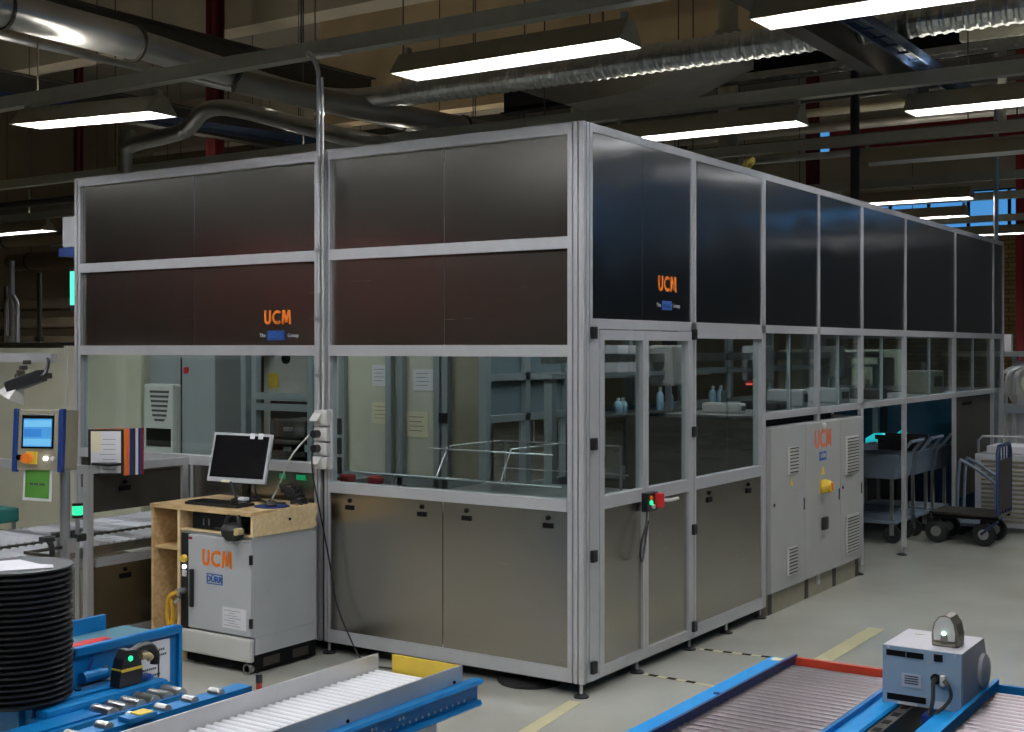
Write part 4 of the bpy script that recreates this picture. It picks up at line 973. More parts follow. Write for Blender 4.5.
for x in (-2.12, -1.69):
    for y in (FY+.07, -.13): MB().cyl((x, y, 0), (x, y, .03), .022, n=12).build('foot', 'rubber', cs)
for y in (-.42, -.2): B((-1.6505, y-.06, .03), (-1.648, y+.06, .075)).build('skirt_slot', 'dark', cs)
MB().lathe((-1.68, FY+.0, .03), [(.028, 0), (.028, .05), (.02, .05), (.02, 0)], 14, 'Y').build('drain_pipe', 'galv', cs)
tb = thing('plywood_desk', (-2.0, -.32, .715), 'pale plywood desk unit standing over the grey console', 'desk')
B((-2.415, FY-.01, .825), (-1.64, -.07, .845)).build('desk_top', 'wood', tb)
B((-2.415, FY-.0, .012), (-2.395, -.08, .825)).build('side_board', 'wood', tb); B((-2.205, FY, .012), (-2.185, -.08, .825)).build('side_board', 'wood_edge', tb)
B((-2.395, FY+.01, .60), (-2.205, -.08, .615)).build('shelf', 'wood', tb); B((-2.395, -.095, .012), (-2.205, -.08, .825)).build('back_board', 'wood', tb)
MB().prism([(FY, .717), (-.115, .717), (-.085, .728), (-.10, .76), (-.085, .80), (-.09, .845), (-.13, .852), (-.20, .846), (FY, .826)], (-1.652, -1.634), 'YZ').build('side_cheek', 'wood_edge', tb)
for y in (-.30, ): MB().cyl((-1.634, y, .785), (-1.630, y, .785), .008, n=10).build('screw_hole', 'void', tb)
B((-2.185, FY+.004, .717), (-1.652, FY+.05, .724)).build('front_lip', 'wood_edge', tb)
pc = thing('desktop_computer', (-1.9, -.3, .725), 'black desktop computer lying in the desk slot above the console door', 'computer')
B((-2.12, FY+.03, .726), (-1.70, -.14, .815), .004).build('case', 'screen', pc)
for x in (-2.03, -1.99): B((x-.004, FY+.026, .75), (x+.004, FY+.03, .785)).build('led_bar', 'galv', pc)
B((-1.95, FY+.026, .735), (-1.86, FY+.03, .745)).build('drive_slot', 'dark', pc)
mk = thing('rubber_mask', (-1.73, FY-.03, .70), 'black respirator mask with brown filter hanging at the desk slot', 'mask')
bmk = MB().lathe((-1.75, FY-.03, .745), [(.0, -.05), (.035, -.048), (.058, -.02), (.064, .01), (.05, .035), (.02, .045), (0, .046)], 18)
bmk.build('face_piece', 'rubber', mk, True)
for x, s_ in ((-1.80, 1), (-1.70, -1)): MB().tube([(x, FY-.03, .77), (x+.005*s_, FY-.03, .80), (x+.02*s_, FY-.02, .825)], .012, 8, 3, None).build('ear_strap', 'rubber', mk, True)
MB().cyl((-1.69, FY-.07, .75), (-1.69, FY-.03, .75), .019, n=16).build('filter', 'tan', mk)
# keyboard, mouse pad etc
kb = thing('keyboard', (-2.03, -.42, .845), 'black keyboard lying on the plywood desk', 'keyboard')
B((-2.22, -.50, .846), (-1.84, -.36, .862), .004).rot(.06, (-2.03, -.43, .85)).build('keyboard_base', 'black', kb)
m = MB()
for r in range(5):
    for c in range(16): m.box((-2.205+c*.0222, -.49+r*.024, .862), (-2.187+c*.0222, -.471+r*.024, .867))
m.rot(.06, (-2.03, -.43, .85)); kk = m.build('keys', 'screen', kb); kk['kind'] = 'stuff'
tag(MB().lathe((-1.745, -.32, .846), [(0, 0), (.095, 0), (.095, .004), (0, .004)], 28).build('mouse_mat', 'blue_d'), 'dark blue round mat on the right end of the desk', 'mouse mat')
mo = thing('computer_mouse', (-1.74, -.33, .851), 'small dark mouse on the blue round mat', 'mouse')
MB().lathe((-1.74, -.33, .851), [(.03, 0), (.034, .008), (.028, .02), (.014, .028), (0, .03)], 16).build('mouse_body', 'dark', mo, True)
MB().cyl((-1.74, -.35, .872), (-1.74, -.345, .884), .006, n=8).build('scroll_wheel', 'black', mo)
mn = thing('computer_monitor', (-2.03, -.27, .845), 'flat monitor with grey frame and black screen on the plywood desk', 'monitor')
MB().lathe((-2.06, -.20, .846), [(.085, 0), (.085, .008), (.06, .016), (.0, .02)], 24).build('stand_base', 'screen', mn, True)
MB().bar((-2.06, -.20, .86), (-2.05, -.205, 1.06), .05, .02, (0, 1, 0)).build('stand_neck', 'screen', mn)
def mon_box(x0, x1, z0, z1, y0, y1, name, m, par):
    mb = B((x0, y0, z0), (x1, y1, z1), .003)
    c = (-2.035, -.30, .955)
    bmesh.ops.transform(mb.bm, matrix=Matrix.Translation(c) @ Matrix.Rotation(.07, 4, 'Z') @ Matrix.Rotation(-.24, 4, 'X'), verts=mb.bm.verts)
    return mb.build(name, m, par)
mon_box(-.15, .15, .05, .23, .006, .035, 'rear_cover', 'screen', mn)
pb = mon_box(-.21, .21, 0, .275, -.012, .006, 'bezel', 'galv' if False else 'grey', mn)
mon_box(-.194, .194, .025, .262, -.014, -.010, 'screen', 'screen', pb)
for x in (.075, .135): mon_box(x-.016, x+.016, .245, .277, -.017, -.0125, 'sticky_note', 'paper', pb)
mon_box(-.10, -.04, -.004, .010, -.0135, -.011, 'maker_strip', 'paper_y', pb)
single(MB().tube([(-2.06, -.13, .95), (-1.98, -.20, .88), (-1.86, -.24, .852), (-1.76, -.2, .85)], .006, 8, 5), 'monitor_cable', 'black', 'thin black cable curling from monitor across the desk', 'cable')
rs = thing('desk_antenna', (-2.0, -.33, .846), 'thin bent black desk antenna in front of the monitor foot', 'antenna')
MB().lathe((-2.0, -.33, .846), [(.02, 0), (.02, .01), (0, .012)], 14).build('base', 'black', rs); MB().tube([(-2.0, -.33, .856), (-2.03, -.33, .92), (-2.06, -.32, .96)], .006, 8).build('stem', 'black', rs)
tag(B((-1.965, -.36, .868), (-1.915, -.32, .885), .004).build('white_dongle', 'paper'), 'small white box lying on the keyboard end', 'box')
tn = MB()
for k in range(8):
    a0 = k*1.1
    tn.tube([(-1.70+.055*math.cos(a0+a)-.012*k, -.15+.04*math.sin(a0+a), .858+.011*k+.014*math.sin(3*a)) for a in [2*PI*i/14 for i in range(15)]], .006, 7)
single(tn, 'cable_tangle', 'black', 'tangle of black cables at the back right corner of desk', 'cables')
for x0, x1, lab in ((-2.00, -1.955, 'small painted green lamp reflection on the steel panel just right of the monitor'), (-1.87, -1.80, 'wider painted green lamp reflection on the steel panel beside the sockets')):
    tag(B((x0, .0, .955), (x1, .005, .985)).build('green_reflection', 'refl_green'), lab, 'label', 'painted green reflections behind the desk')  # reflection of a green lamp in the steel, put on as coloured strips

# ------------------------------------------------------------------ infeed conveyor inside the hood
def rollers(root, x0, x1, y0, y1, z, r, pitch, m, n=10, name='roller', zoff=0):
    y = y0; first = None
    while y < y1+1e-6:
        if first is None:
            first = MB().cyl((x0, y, z), (x1, y, z), r, n=n).build(name, m, root, True); base = y
        else:
            c = first.copy(); COL.objects.link(c); c.location = first.location + Vector((0, y-base, 0))
        y += pitch
inf = thing('infeed_conveyor', (-3.2, -.5, 0), 'two-lane conveyor of white rollers running into the machine under the hood', 'conveyor')
for x in (-3.76, -3.20, -3.13, -2.80): B((x-.018, -1.62, .535), (x+.018, 1.3, .585)).build('side_rail', 'galv' if x in (-3.76, -2.80) else 'dark', inf)
rollers(inf, -3.74, -3.22, -1.58, 1.28, .572, .0185, .052, 'pale_roller', 10, 'roller')
inf2 = inf
rollers(inf, -3.11, -2.82, -1.58, .9, .572, .0185, .052, 'pale_roller', 10, 'near_lane_roller')
for k, y in enumerate((-1.3, -.55, .2)):
    B((-3.22, y-.05, .585), (-3.11, y+.05, .63), .01).build('guide_block', 'black', inf); MB().cyl((-3.165, y-.12, .625), (-3.165, y+.12, .625), .012, n=8).build('guide_rod', 'chrome', inf)
for x in (-3.7, -2.82):
    for y in (-1.45, 1.1): B((x-.025, y-.025, 0), (x+.025, y+.025, .54)).build('leg', 'alu', inf)
B((-3.74, -1.64, .42), (-2.80, -1.60, .585)).build('end_plate', 'dark', inf)
tb_ = thing('teal_case', (-4.9, .6, .0), 'teal plastic case standing on a stool beyond the infeed rollers at left edge', 'case')
B((-4.90, -.1, .50), (-4.575, .12, .60), .015).build('case_body', 'teal_box', tb_); B((-4.80, -.02, .60), (-4.68, .02, .625), .006).build('handle', 'teal_box', tb_)
for x in (-4.87, -4.60):
    for y in (-.07, .09): MB().cyl((x, y, 0), (x, y, .5), .015, n=8).build('stool_leg', 'galv', tb_)

# ------------------------------------------------------------------ touch panel terminal on its pole
tp = thing('touch_terminal', (-2.50, -1.13, 0), 'grey and blue operator terminal with lit display on a steel pole', 'terminal')
ANG = math.atan2(858, 1281) + .10
def tpb(x0, x1, y0, y1, z0, z1, name, m, par, bev=.003):
    mb = B((x0, y0, z0), (x1, y1, z1), bev)
    bmesh.ops.transform(mb.bm, matrix=Matrix.Translation((-2.528, -1.176, 1.225)) @ Matrix.Rotation(ANG-.24, 4, 'Z') @ Matrix.Rotation(-.07, 4, 'X'), verts=mb.bm.verts)
    return mb.build(name, m, par)
hs = tpb(-.135, .135, -.06, .10, -.155, .155, 'housing', 'printer_f' if False else 'olive', tp)
for s_ in (-1, 1): tpb(s_*.124-.013, s_*.124+.013, -.070, -.035, -.165, .16, 'blue_side_grip', 'blue_d', tp, .006)
sc = tpb(-.09, .085, -.066, -.06, -.045, .13, 'screen_bezel', 'screen', hs)
tpb(-.08, .075, -.068, -.066, -.035, .108, 'display', 'scr_blue', sc)
tpb(-.076, .072, -.0695, -.068, .065, .10, 'display_header', 'scr_lite', sc); tpb(-.076, .02, -.0695, -.068, .015, .055, 'display_block', 'scr_mid', sc); tpb(-.076, .072, -.0695, -.068, -.03, .005, 'display_footer', 'scr_lite', sc)
tpb(-.06, -.0, -.075, -.06, -.125, -.06, 'switch_plate', 'yellow', hs)
def tcyl(x, z, r, d, name, m, par):
    mb = MB().cyl((x, -.06-d, z), (x, -.06, z), r, n=16)
    bmesh.ops.transform(mb.bm, matrix=Matrix.Translation((-2.528, -1.176, 1.225)) @ Matrix.Rotation(ANG-.24, 4, 'Z') @ Matrix.Rotation(-.07, 4, 'X'), verts=mb.bm.verts)
    return mb.build(name, m, par, True)
tcyl(-.045, -.095, .026, .045, 'stop_button', 'orange', hs); tcyl(-.10, -.09, .014, .012, 'key_switch', 'screen', hs); tcyl(.045, -.095, .011, .010, 'lit_button', 'white_l', hs); tcyl(.085, -.095, .011, .012, 'push_button', 'greyw', hs)
MB().cyl((-2.46, -1.10, .0), (-2.46, -1.10, 1.10), .026, n=16).build('pole', 'chrome', tp, True)
for x in (-2.50, -2.42): MB().box((x-.014, -1.13, .64), (x+.014, -1.07, .71)).build('clamp', 'chrome', tp)
MB().lathe((-2.46, -1.10, 0), [(.13, 0), (.13, .012), (.05, .03), (0, .03)], 24).build('pole_base', 'dark', tp)
gn = thing('green_notice', (-2.5, -1.22, .92), 'green sheet in a white frame hanging under the touch terminal', 'notice')
def gnb(x0, x1, y0, y1, z0, z1, name, m, par):
    mb = B((x0, y0, z0), (x1, y1, z1))
    bmesh.ops.transform(mb.bm, matrix=Matrix.Translation((-2.515, -1.225, 1.0)) @ Matrix.Rotation(ANG-.3, 4, 'Z') @ Matrix.Rotation(.04, 4, 'Y'), verts=mb.bm.verts)
    return mb.build(name, m, par)
fw = gnb(-.080, .080, -.003, .003, -.085, .080, 'white_backing', 'paper', gn); gnb(-.068, .068, -.005, -.003, -.070, .080, 'green_sheet', 'green_p', gn)
for k, (a_, b_) in enumerate(((-.042, -.022), (-.016, .006), (.013, .045))): gnb(a_, b_, -.006, -.005, -.004, .006, 'printed_word', 'ink', gn)
gnb(-.05, .05, -.004, .012, .08, .105, 'clip', 'black', gn)
# stack light beside the hood post
sl = thing('stack_light', (-2.62, -.90, 0), 'small green signal light on a pole before the hood post', 'signal light')
MB().cyl((-2.62, -.90, 0), (-2.62, -.90, .79), .012, n=10).build('pole', 'chrome', sl, True)
MB().cyl((-2.62, -.90, .785), (-2.62, -.90, .80), .029, n=16).cyl((-2.62, -.90, .85), (-2.62, -.90, .862), .029, n=16).build('black_ring', 'black', sl)
MB().cyl((-2.62, -.90, .80), (-2.62, -.90, .85), .027, n=16).build('green_lens', 'green_l', sl, True)
B((-2.66, -.93, .66), (-2.58, -.87, .70), .006).build('clamp', 'black', sl); MB().lathe((-2.62, -.9, 0), [(.09, 0), (.09, .01), (0, .02)], 18).build('foot', 'black', sl)
# green tube lamp & light box on the left machine edge
gl = thing('status_tube', (-3.88, .03, 1.98), 'vertical green status tube lamp on the left edge of machine', 'signal light')
MB().cyl((-3.885, .03, 1.98), (-3.885, .03, 2.20), .024, n=14).build('green_tube', 'teal_l', gl, True); B((-3.90, .01, 1.94), (-3.841, .05, 1.98)).build('bracket', 'black', gl); B((-3.90, .01, 2.20), (-3.841, .05, 2.22)).build('end_cap', 'black', gl)
lbx = thing('junction_box', (-3.92, .05, 2.3), 'pale box with blue clamp at the upper left machine edge', 'box')
B((-3.99, .02, 2.36), (-3.841, .14, 2.56), .006).build('box_body', 'grey', lbx); B((-4.0, .0, 2.30), (-3.841, .12, 2.355)).build('blue_clamp', 'blue_d', lbx)
# flip-through document rack
bd_ = thing('document_rack', (-2.68, -.66, .99), 'black document flip rack with printed page standing on the hood rail', 'document holder')
BA = .62
def bdb(x0, x1, z0, z1, y0, y1, name, m, par=bd_):
    mb = B((x0, y0, z0), (x1, y1, z1))
    bmesh.ops.transform(mb.bm, matrix=Matrix.Translation((-2.705, -.645, 0)) @ Matrix.Rotation(BA, 4, 'Z'), verts=mb.bm.verts)
    return mb.build(name, m, par)
fp = bdb(-.098, .098, .985, 1.245, -.004, .004, 'front_panel', 'black')
bdb(-.082, .084, 1.0, 1.234, -.006, -.004, 'printed_page', 'paper', fp); bdb(-.082, -.025, 1.12, 1.234, -.0075, -.006, 'yellowed_slip', 'paper_y', fp)
mm_ = MB()
for k in range(7): mm_.box((-.015-.02*(k % 2), -.0068, 1.02+k*.028), (.055, -.006, 1.022+k*.028))
bmesh.ops.transform(mm_.bm, matrix=Matrix.Translation((-2.705, -.645, 0)) @ Matrix.Rotation(BA, 4, 'Z'), verts=mm_.bm.verts); mm_.build('printed_lines', 'ink', fp)
for k, m in enumerate(('orange', 'orange_d', 'blue_d', 'dark', 'paper', 'blue_d', 'darkred')):
    bdb(-.08+.013*(k+1), .10+.0125*(k+1), .985, 1.247, .010+.012*k, .016+.012*k, 'leaf', m)
B((-2.76, -.70, 1.0451), (-2.60, -.62, 1.06)).build('foot', 'black', bd_)
# work lamp on beam at the left edge
wl_ = thing('work_lamp', (-2.95, -1.0, 1.4), 'black camera lamp with white reflector hanging from a beam at the left edge', 'lamp')
B((-4.6, -.86, 1.62), (-2.90, -.82, 1.67)).build('support_beam', 'alu', wl_)
B((-4.5, -.87, 0), (-4.45, -.82, 1.62)).build('beam_post', 'alu', wl_)
bmk = B((-.10, -.05, -.03), (.10, .05, .035), .006); bmesh.ops.transform(bmk.bm, matrix=Matrix.Translation((-2.93, -1.0, 1.515)) @ Matrix.Rotation(.55, 4, 'Z') @ Matrix.Rotation(-.35, 4, 'Y'), verts=bmk.bm.verts); bmk.build('lamp_body', 'black', wl_)
bmk = MB().lathe((0, 0, 0), [(.03, 0), (.045, -.02), (.075, -.08), (.08, -.09), (.07, -.09), (.035, -.02)], 4); bmesh.ops.transform(bmk.bm, matrix=Matrix.Translation((-2.965, -1.02, 1.50)) @ Matrix.Rotation(.9, 4, 'Z') @ Matrix.Rotation(.5, 4, 'Y'), verts=bmk.bm.verts); bmk.build('reflector', 'greyw', wl_)
MB().tube([(-2.93, -.86, 1.64), (-2.87, -.9, 1.62), (-2.83, -.95, 1.56), (-2.86, -.98, 1.53)], .010, 8, 4).build('lamp_cable', 'black', wl_)
ch = [(-3.06, -.9, 1.62), (-3.07, -.95, 1.58), (-3.04, -1.0, 1.545), (-2.99, -1.0, 1.53)]
for i in range(6):
    t_ = i/5; p = Vector(ch[0]).lerp(Vector(ch[3]), t_)+Vector((-.03*math.sin(PI*t_), 0, -.02*math.sin(PI*t_)))
    B((p.x-.012, p.y-.02, p.z-.012), (p.x+.012, p.y+.02, p.z+.012), .003).build('chain_link', 'dark', wl_)
B((-2.975, -.98, 1.53), (-2.945, -.82, 1.56)).build('mount', 'dark', wl_)
hsn = thing('handheld_scanner', (-2.25, -1.35, .66), 'dark handheld scanner with blue tag hung beside the terminal pole', 'scanner')
MB().tube([(-2.258, -1.355, .755), (-2.245, -1.345, .73), (-2.24, -1.34, .69), (-2.243, -1.342, .655)], .015, 10, 4, None).build('grip', 'black', hsn, True)
B((-2.29, -1.385, .742), (-2.225, -1.33, .768), .008).build('scan_head', 'black', hsn); MB().cyl((-2.25, -1.375, .652), (-2.25, -1.345, .652), .015, n=14).build('blue_tag', 'logoblue', hsn)
B((-2.46, -1.34, .66), (-2.24, -1.325, .675)).build('holder_arm', 'dark', hsn); B((-2.47, -1.34, .66), (-2.45, -1.10, .675)).build('holder_arm', 'dark', hsn)

# ------------------------------------------------------------------ tall stack of trays and the blue conveyors, left foreground
Zc = .5
lc = thing('tray_conveyor', (-.62, -2.6, 0), 'blue conveyor frame carrying the tall black tray stack', 'conveyor')
B((-.89, -3.4, .40), (-.86, -2.16, .50)).build('side_rail', 'blue', lc)
B((-.575, -2.68, .36), (-.535, -2.16, .502), .006).build('side_rail', 'blue', lc)
B((-.86, -2.70, .36), (-.575, -2.68, .49)).build('end_plate', 'blue', lc)
B((-.86, -2.68, .44), (-.575, -2.47, .503)).build('bed', 'blue', lc)
B((-.57, -2.655, .502), (-.54, -2.60, .504)).build('yellow_marking', 'yellow', lc)
for x in (-.84, -.60):
    for y in (-2.6, -2.5): B((x-.025, y-.025, 0), (x+.025, y+.025, .44)).build('leg', 'blue', lc)
T0 = None; NT = 24; pit = .01905
for k in range(NT):
    if T0 is None:
        T0 = o = MB().lathe((0, 0, 0), [(.0, 0), (.160, 0), (.163, .004), (.170, .0105), (.177, .0115), (.1775, .0175), (.173, .019), (.160, .0188), (.0, .0188)], 48).build('round_tray', 'tray', None, True)
        o.location = (-.655, -2.645, .5035)
        tag(o, 'round black plastic tray inside the tall stack, one of many alike', 'tray', 'black trays in the tall stack')
    else:
        o = T0.copy(); COL.objects.link(o)
        o.location = (-.655+random.uniform(-.0015, .0015), -2.645+random.uniform(-.0015, .0015), .5035+pit*k)
    if k == 0: o['label'] = 'lowest black tray of the tall stack, resting on the blue conveyor'
    elif k == NT-1: o['label'] = 'topmost black tray of the tall stack, under the white paper'
    else: o['label'] = 'round black plastic tray inside the tall stack, one of many alike'
ps_ = MB(); 
v = [ps_.bm.verts.new(p) for p in ((-.80, -2.70, .9610), (-.60, -2.77, .9610), (-.50, -2.62, .9625), (-.53, -2.60, .966), (-.60, -2.60, .9612), (-.74, -2.58, .9610))]
ps_.bm.faces.new(v); r_ = bmesh.ops.extrude_face_region(ps_.bm, geom=ps_.bm.faces[:]); bmesh.ops.translate(ps_.bm, vec=(0, 0, .0015), verts=[e for e in r_['geom'] if isinstance(e, bmesh.types.BMVert)])
tag(ps_.build('paper_sheet', 'paper'), 'white paper lying on top of the black tray stack', 'paper')
# back plate with sign, and low conveyor behind
sp = thing('conveyor_guard', (-.62, -2.2, .42), 'tall blue guard plate with white sign behind the handheld scanner', 'guard')
B((-.625, -2.455, .41), (-.615, -1.985, .62)).build('plate', 'blue', sp); B((-.63, -2.455, .61), (-.60, -1.975, .645), .008).build('top_fold', 'blue', sp); B((-.625, -1.985, .39), (-.60, -1.97, .64)).build('end_fold', 'blue', sp)
sg = B((-.615, -2.20, .435), (-.612, -2.02, .60)).build('white_sign', 'paper', sp)
m = MB()
for k, (z, y0, y1) in enumerate([(.565, -2.13, -2.05), (.545, -2.13, -2.04), (.50, -2.17, -2.09), (.475, -2.17, -2.07), (.455, -2.16, -2.11)]):
    y = y0
    while y < y1: m.box((-.612, y, z-.004), (-.6115, y+.007, z+.004)); y += .0095
m.build('printed_words', 'ink', sg)
for y in (-2.4, -2.02): B((-.66, y-.02, 0), (-.626, y+.02, .45)).build('leg', 'blue', sp)
lb = thing('low_blue_conveyor', (-1.05, -2.0, 0), 'low blue conveyor with teal top sheet behind the guard plate', 'conveyor')
B((-1.22, -2.6, .35), (-.90, -1.72, .52), .006).build('frame', 'blue', lb); B((-1.21, -2.6, .52), (-.93, -1.74, .526)).build('top_sheet', 'teal_t', lb); B((-1.24, -2.6, .45), (-1.22, -1.83, .585)).build('back_guide', 'blue', lb)
for x in (-1.18, -.94):
    for y in (-2.5, -1.8): B((x-.025, y-.025, 0), (x+.025, y+.025, .35)).build('leg', 'blue', lb)
rd = thing('red_gripper_tool', (-.83, -2.15, .5), 'red plastic tool lying behind the blue guard plate', 'tool')
B((-1.0, -2.25, .527), (-.94, -2.02, .56), .01).build('tool_body', 'red', rd); B((-1.02, -2.36, .527), (-.95, -2.25, .565), .01).build('dark_end', 'darkred', rd)
single(MB().tube([(-.60, -2.38, .60), (-.605, -2.40, .55), (-.602, -2.42, .505)], .005, 8, 4), 'cord_loop', 'blue_d', 'short dark cord hanging on the blue guard plate', 'cord')
kn = thing('clamp_knob', (-.60, -2.35, .5), 'blue cylinder clamp fixed to the guard beside the trays', 'clamp')
MB().cyl((-.598, -2.43, .535), (-.598, -2.33, .535), .022, n=14).build('cylinder', 'blue', kn); MB().cyl((-.598, -2.33, .51), (-.598, -2.33, .56), .009, n=10).build('pin', 'galv', kn); B((-.612, -2.45, .500), (-.575, -2.29, .512)).build('steel_plate', 'chrome', kn)
# handheld scanner between the rails
s2 = thing('cordless_scanner', (-.51, -2.30, .5), 'black and yellow handheld scanner standing on the blue conveyor rail', 'scanner')
bx = MB().prism([(-2.365, .503), (-2.265, .503), (-2.262, .545), (-2.27, .585), (-2.30, .628), (-2.325, .628), (-2.345, .60), (-2.36, .55)], (-.53, -.478), 'YZ')
bx.build('body', 'black', s2)
B((-.532, -2.357, .556), (-.476, -2.263, .566)).build('yellow_band', 'yellow', s2)
MB().tube([(-.504, -2.29, .61), (-.504, -2.25, .623), (-.504, -2.21, .618), (-.504, -2.185, .585), (-.504, -2.185, .55)], .017, 10, 4).build('handle', 'black', s2, True)
MB().tube([(-.504, -2.25, .59), (-.504, -2.22, .588), (-.504, -2.205, .575)], .015, 10, 3).build('trigger_grip', 'tan', s2, True)
MB().lathe((-.477, -2.318, .60), [(0, 0), (.010, 0), (.010, .003), (0, .004)], 10, 'X').build('green_led', 'green_l', s2)
B((-.52, -2.27, .503), (-.49, -2.21, .522), .004).build('cradle_foot', 'blue_d', s2)
MB().cyl((-.49, -2.18, .503), (-.49, -2.18, .60), .003, n=6).build('cradle_wire', 'dark', s2)
# narrow roller conveyor in front of it
nc = thing('narrow_roller_conveyor', (-.4, -2.6, 0), 'narrow blue conveyor with bright steel rollers before the tray stack', 'conveyor')
B((-.522, -2.68, .36), (-.452, -2.16, .500), .018).build('rounded_rail', 'blue', nc)
B((-.452, -2.78, .40), (-.44, -2.18, .47)).build('inner_rail', 'blue', nc)
B((-.452, -2.95, .40), (-.355, -2.54, .476)).build('end_cover', 'blue', nc)
rollers(nc, -.44, -.345, -2.50, -2.19, .465, .024, .060, 'chrome', 14)
MB().prism([(-2.95, .30), (-2.19, .30), (-2.165, .32), (-2.165, .445), (-2.19, .468), (-2.95, .468)], (-.355, -.335), 'YZ').build('side_plate', 'blue', nc)
B((-.522, -2.70, .30), (-.355, -2.68, .47)).build('end_plate', 'blue', nc)
for x in (-.50, -.345):
    for y in (-2.6, -2.25): B((x-.02, y-.02, 0), (x+.02, y+.02, .37)).build('leg', 'blue', nc)

# ------------------------------------------------------------------ conveyor with white rollers and steel guide plates
wc = thing('white_roller_conveyor', (.33, -2.3, 0), 'blue conveyor with thin white rollers between steel guide plates and yellow end plate', 'conveyor')
B((.155, -3.3, .495), (.163, -1.72, .585)).build('guide_plate', 'plate', wc)
B((.512, -3.3, .50), (.520, -1.69, .585)).build('guide_plate', 'plate', wc)
B((.215, -1.705, .49), (.512, -1.695, .584)).build('yellow_end_plate', 'yellow', wc)
rollers(wc, .165, .510, -3.2, -1.735, .518, .0115, .034, 'white_roller', 12)
# right side channel: flange, web, lower flange, punched holes
sd_ = wc
MB().prism([(.520, .527), (.560, .527), (.566, .517), (.552, .505), (.535, .505), (.535, .450), (.550, .450), (.556, .437), (.545, .427), (.520, .427)], (-3.3, -1.62), 'XZ').build('side_channel', 'blue', wc)
MB().prism([(.155, .49), (.12, .49), (.114, .48), (.13, .46), (.14, .46), (.14, .44), (.12, .435), (.12, .427), (.155, .427)], (-3.3, -1.66), 'XZ').build('side_channel', 'blue', wc)
m = MB()
for k in range(26): m.cyl((.534, -2.55+.034*k, .463), (.537, -2.55+.034*k, .463), .005, n=8)
for k in range(4): m.cyl((.534, -2.2+.02*k+.1*(k//2), .485), (.537, -2.2+.02*k+.1*(k//2), .485), .006, n=8)
hh = m.build('punched_holes', 'greyw', wc); hh['kind'] = 'stuff'
for y in (-1.74, -2.52, -2.30): MB().cyl((.520, y, .535), (.524, y, .535), .006, n=10).build('bolt', 'void', wc)
B((.155, -1.73, .43), (.52, -1.70, .50)).build('end_crossbar', 'blue', wc)
for x in (.18, .49):
    MB().box((x-.03, -1.90, 0), (x+.03, -1.84, .427)).box((x-.04, -1.91, 0), (x+.04, -1.83, .01)).build('leg', 'alu', wc)
    MB().box((x-.03, -3.0, 0), (x+.03, -2.94, .427)).build('leg', 'alu', wc)
B((.18, -1.89, .15), (.49, -1.85, .21)).build('leg_crossbar', 'dark', wc)
B((.05, -3.2, .52), (.115, -2.31, .588)).build('outer_channel', 'blue', wc)
rollers(wc, .06, .11, -3.1, -2.38, .590, .016, .11, 'galv', 10, 'support_wheel')
pn = MB().cyl((.138, -2.30, .52), (.138, -2.30, .60), .010, n=10).build('red_post', 'brickred', wc); MB().cyl((.138, -2.30, .60), (.138, -2.30, .628), .011, n=10).build('black_cap', 'black', pn)
B((.075, -2.82, .588), (.13, -2.72, .603)).build('end_block', 'blue', wc); B((.08, -2.78, .603), (.125, -2.73, .607)).build('yellow_marking', 'yellow', wc)
B((.37, -2.66, .475), (.50, -2.44, .505), .006).build('lift_plate', 'blue', wc); B((.37, -2.44, .45), (.50, -2.36, .50)).build('gap_plate', 'dark', wc)

# ------------------------------------------------------------------ twin roller conveyors at right
def roll_conv(name, label, x0, x1, xl, xr, y0, y1, ml, endm, rail_m):
    r = thing(name, ((x0+x1)/2, (y0+y1)/2, 0), label, 'conveyor', 'zinc roller conveyors')
    rollers(r, x0, x1, y0+.04, y1-.06, .478, .020, .043, 'roller', 14)
    for (a, b_), e in (((xl[0], xl[1]), 1), ((xr[0], xr[1]), 0)):
        if a is None: continue
        MB().prism([(a, .495), (a+.006, .502), (b_-.006, .502), (b_, .495), (b_, .36), (a, .36)], (y0, y1), 'XZ').build('side_rail', rail_m, r)
    B((x0, y1-.02, .44), (x1, y1, .515)).build('end_plate', endm, r)
    for x in (x0+.05, x1-.05):
        for y in (y1-.2, y0+.3): B((x-.03, y-.03, 0), (x+.03, y+.03, .36)).build('leg', 'blue', r)
        B((x-.03, y0, .36), (x+.03, y1-.03, .44)).build('under_rail', 'blue', r)
    return r
ra = roll_conv('roller_conveyor', 'wide roller conveyor with bright blue flanges and rust red end strip', 1.345, 1.765, (1.235, 1.343), (1.767, 1.85), -3.2, -.64, 0, 'brickred', 'blue_l')
MB().box((1.335, -3.2, .495), (1.346, -.64, .525)).build('inner_fence', 'blue_d', ra); MB().box((1.765, -3.2, .495), (1.780, -.64, .52)).build('inner_fence', 'blue', ra)
B((1.26, -.70, .502), (1.30, -.66, .506)).build('paper_tag', 'paper_y', ra); MB().cyl((1.29, -1.25, .502), (1.29, -1.25, .505), .012, n=10).build('bolt', 'blue_d', ra)
rb = roll_conv('roller_conveyor', 'roller conveyor at the right edge beyond the label printer, blue end strip', 2.085, 2.55, (1.985, 2.083), (2.552, 2.64), -3.0, -.62, 0, 'blue', 'blue_l')
MB().box((2.07, -3.0, .495), (2.085, -.62, .53)).build('inner_fence', 'blue_l', rb)
bgp = thing('cross_bracket', (1.92, -1.3, 0), 'dark slotted bracket bridging the gap under the label printer', 'bracket')
B((1.86, -1.60, .40), (1.90, -.72, .496)).build('slotted_bar', 'dark', bgp); B((1.95, -1.10, .40), (1.98, -.72, .496)).build('slotted_bar', 'blue_d', bgp)
m = MB()
for k in range(8): m.box((1.868, -1.56+.1*k, .496), (1.892, -1.52+.1*k, .4975))
m.build('slots', 'void', bgp)
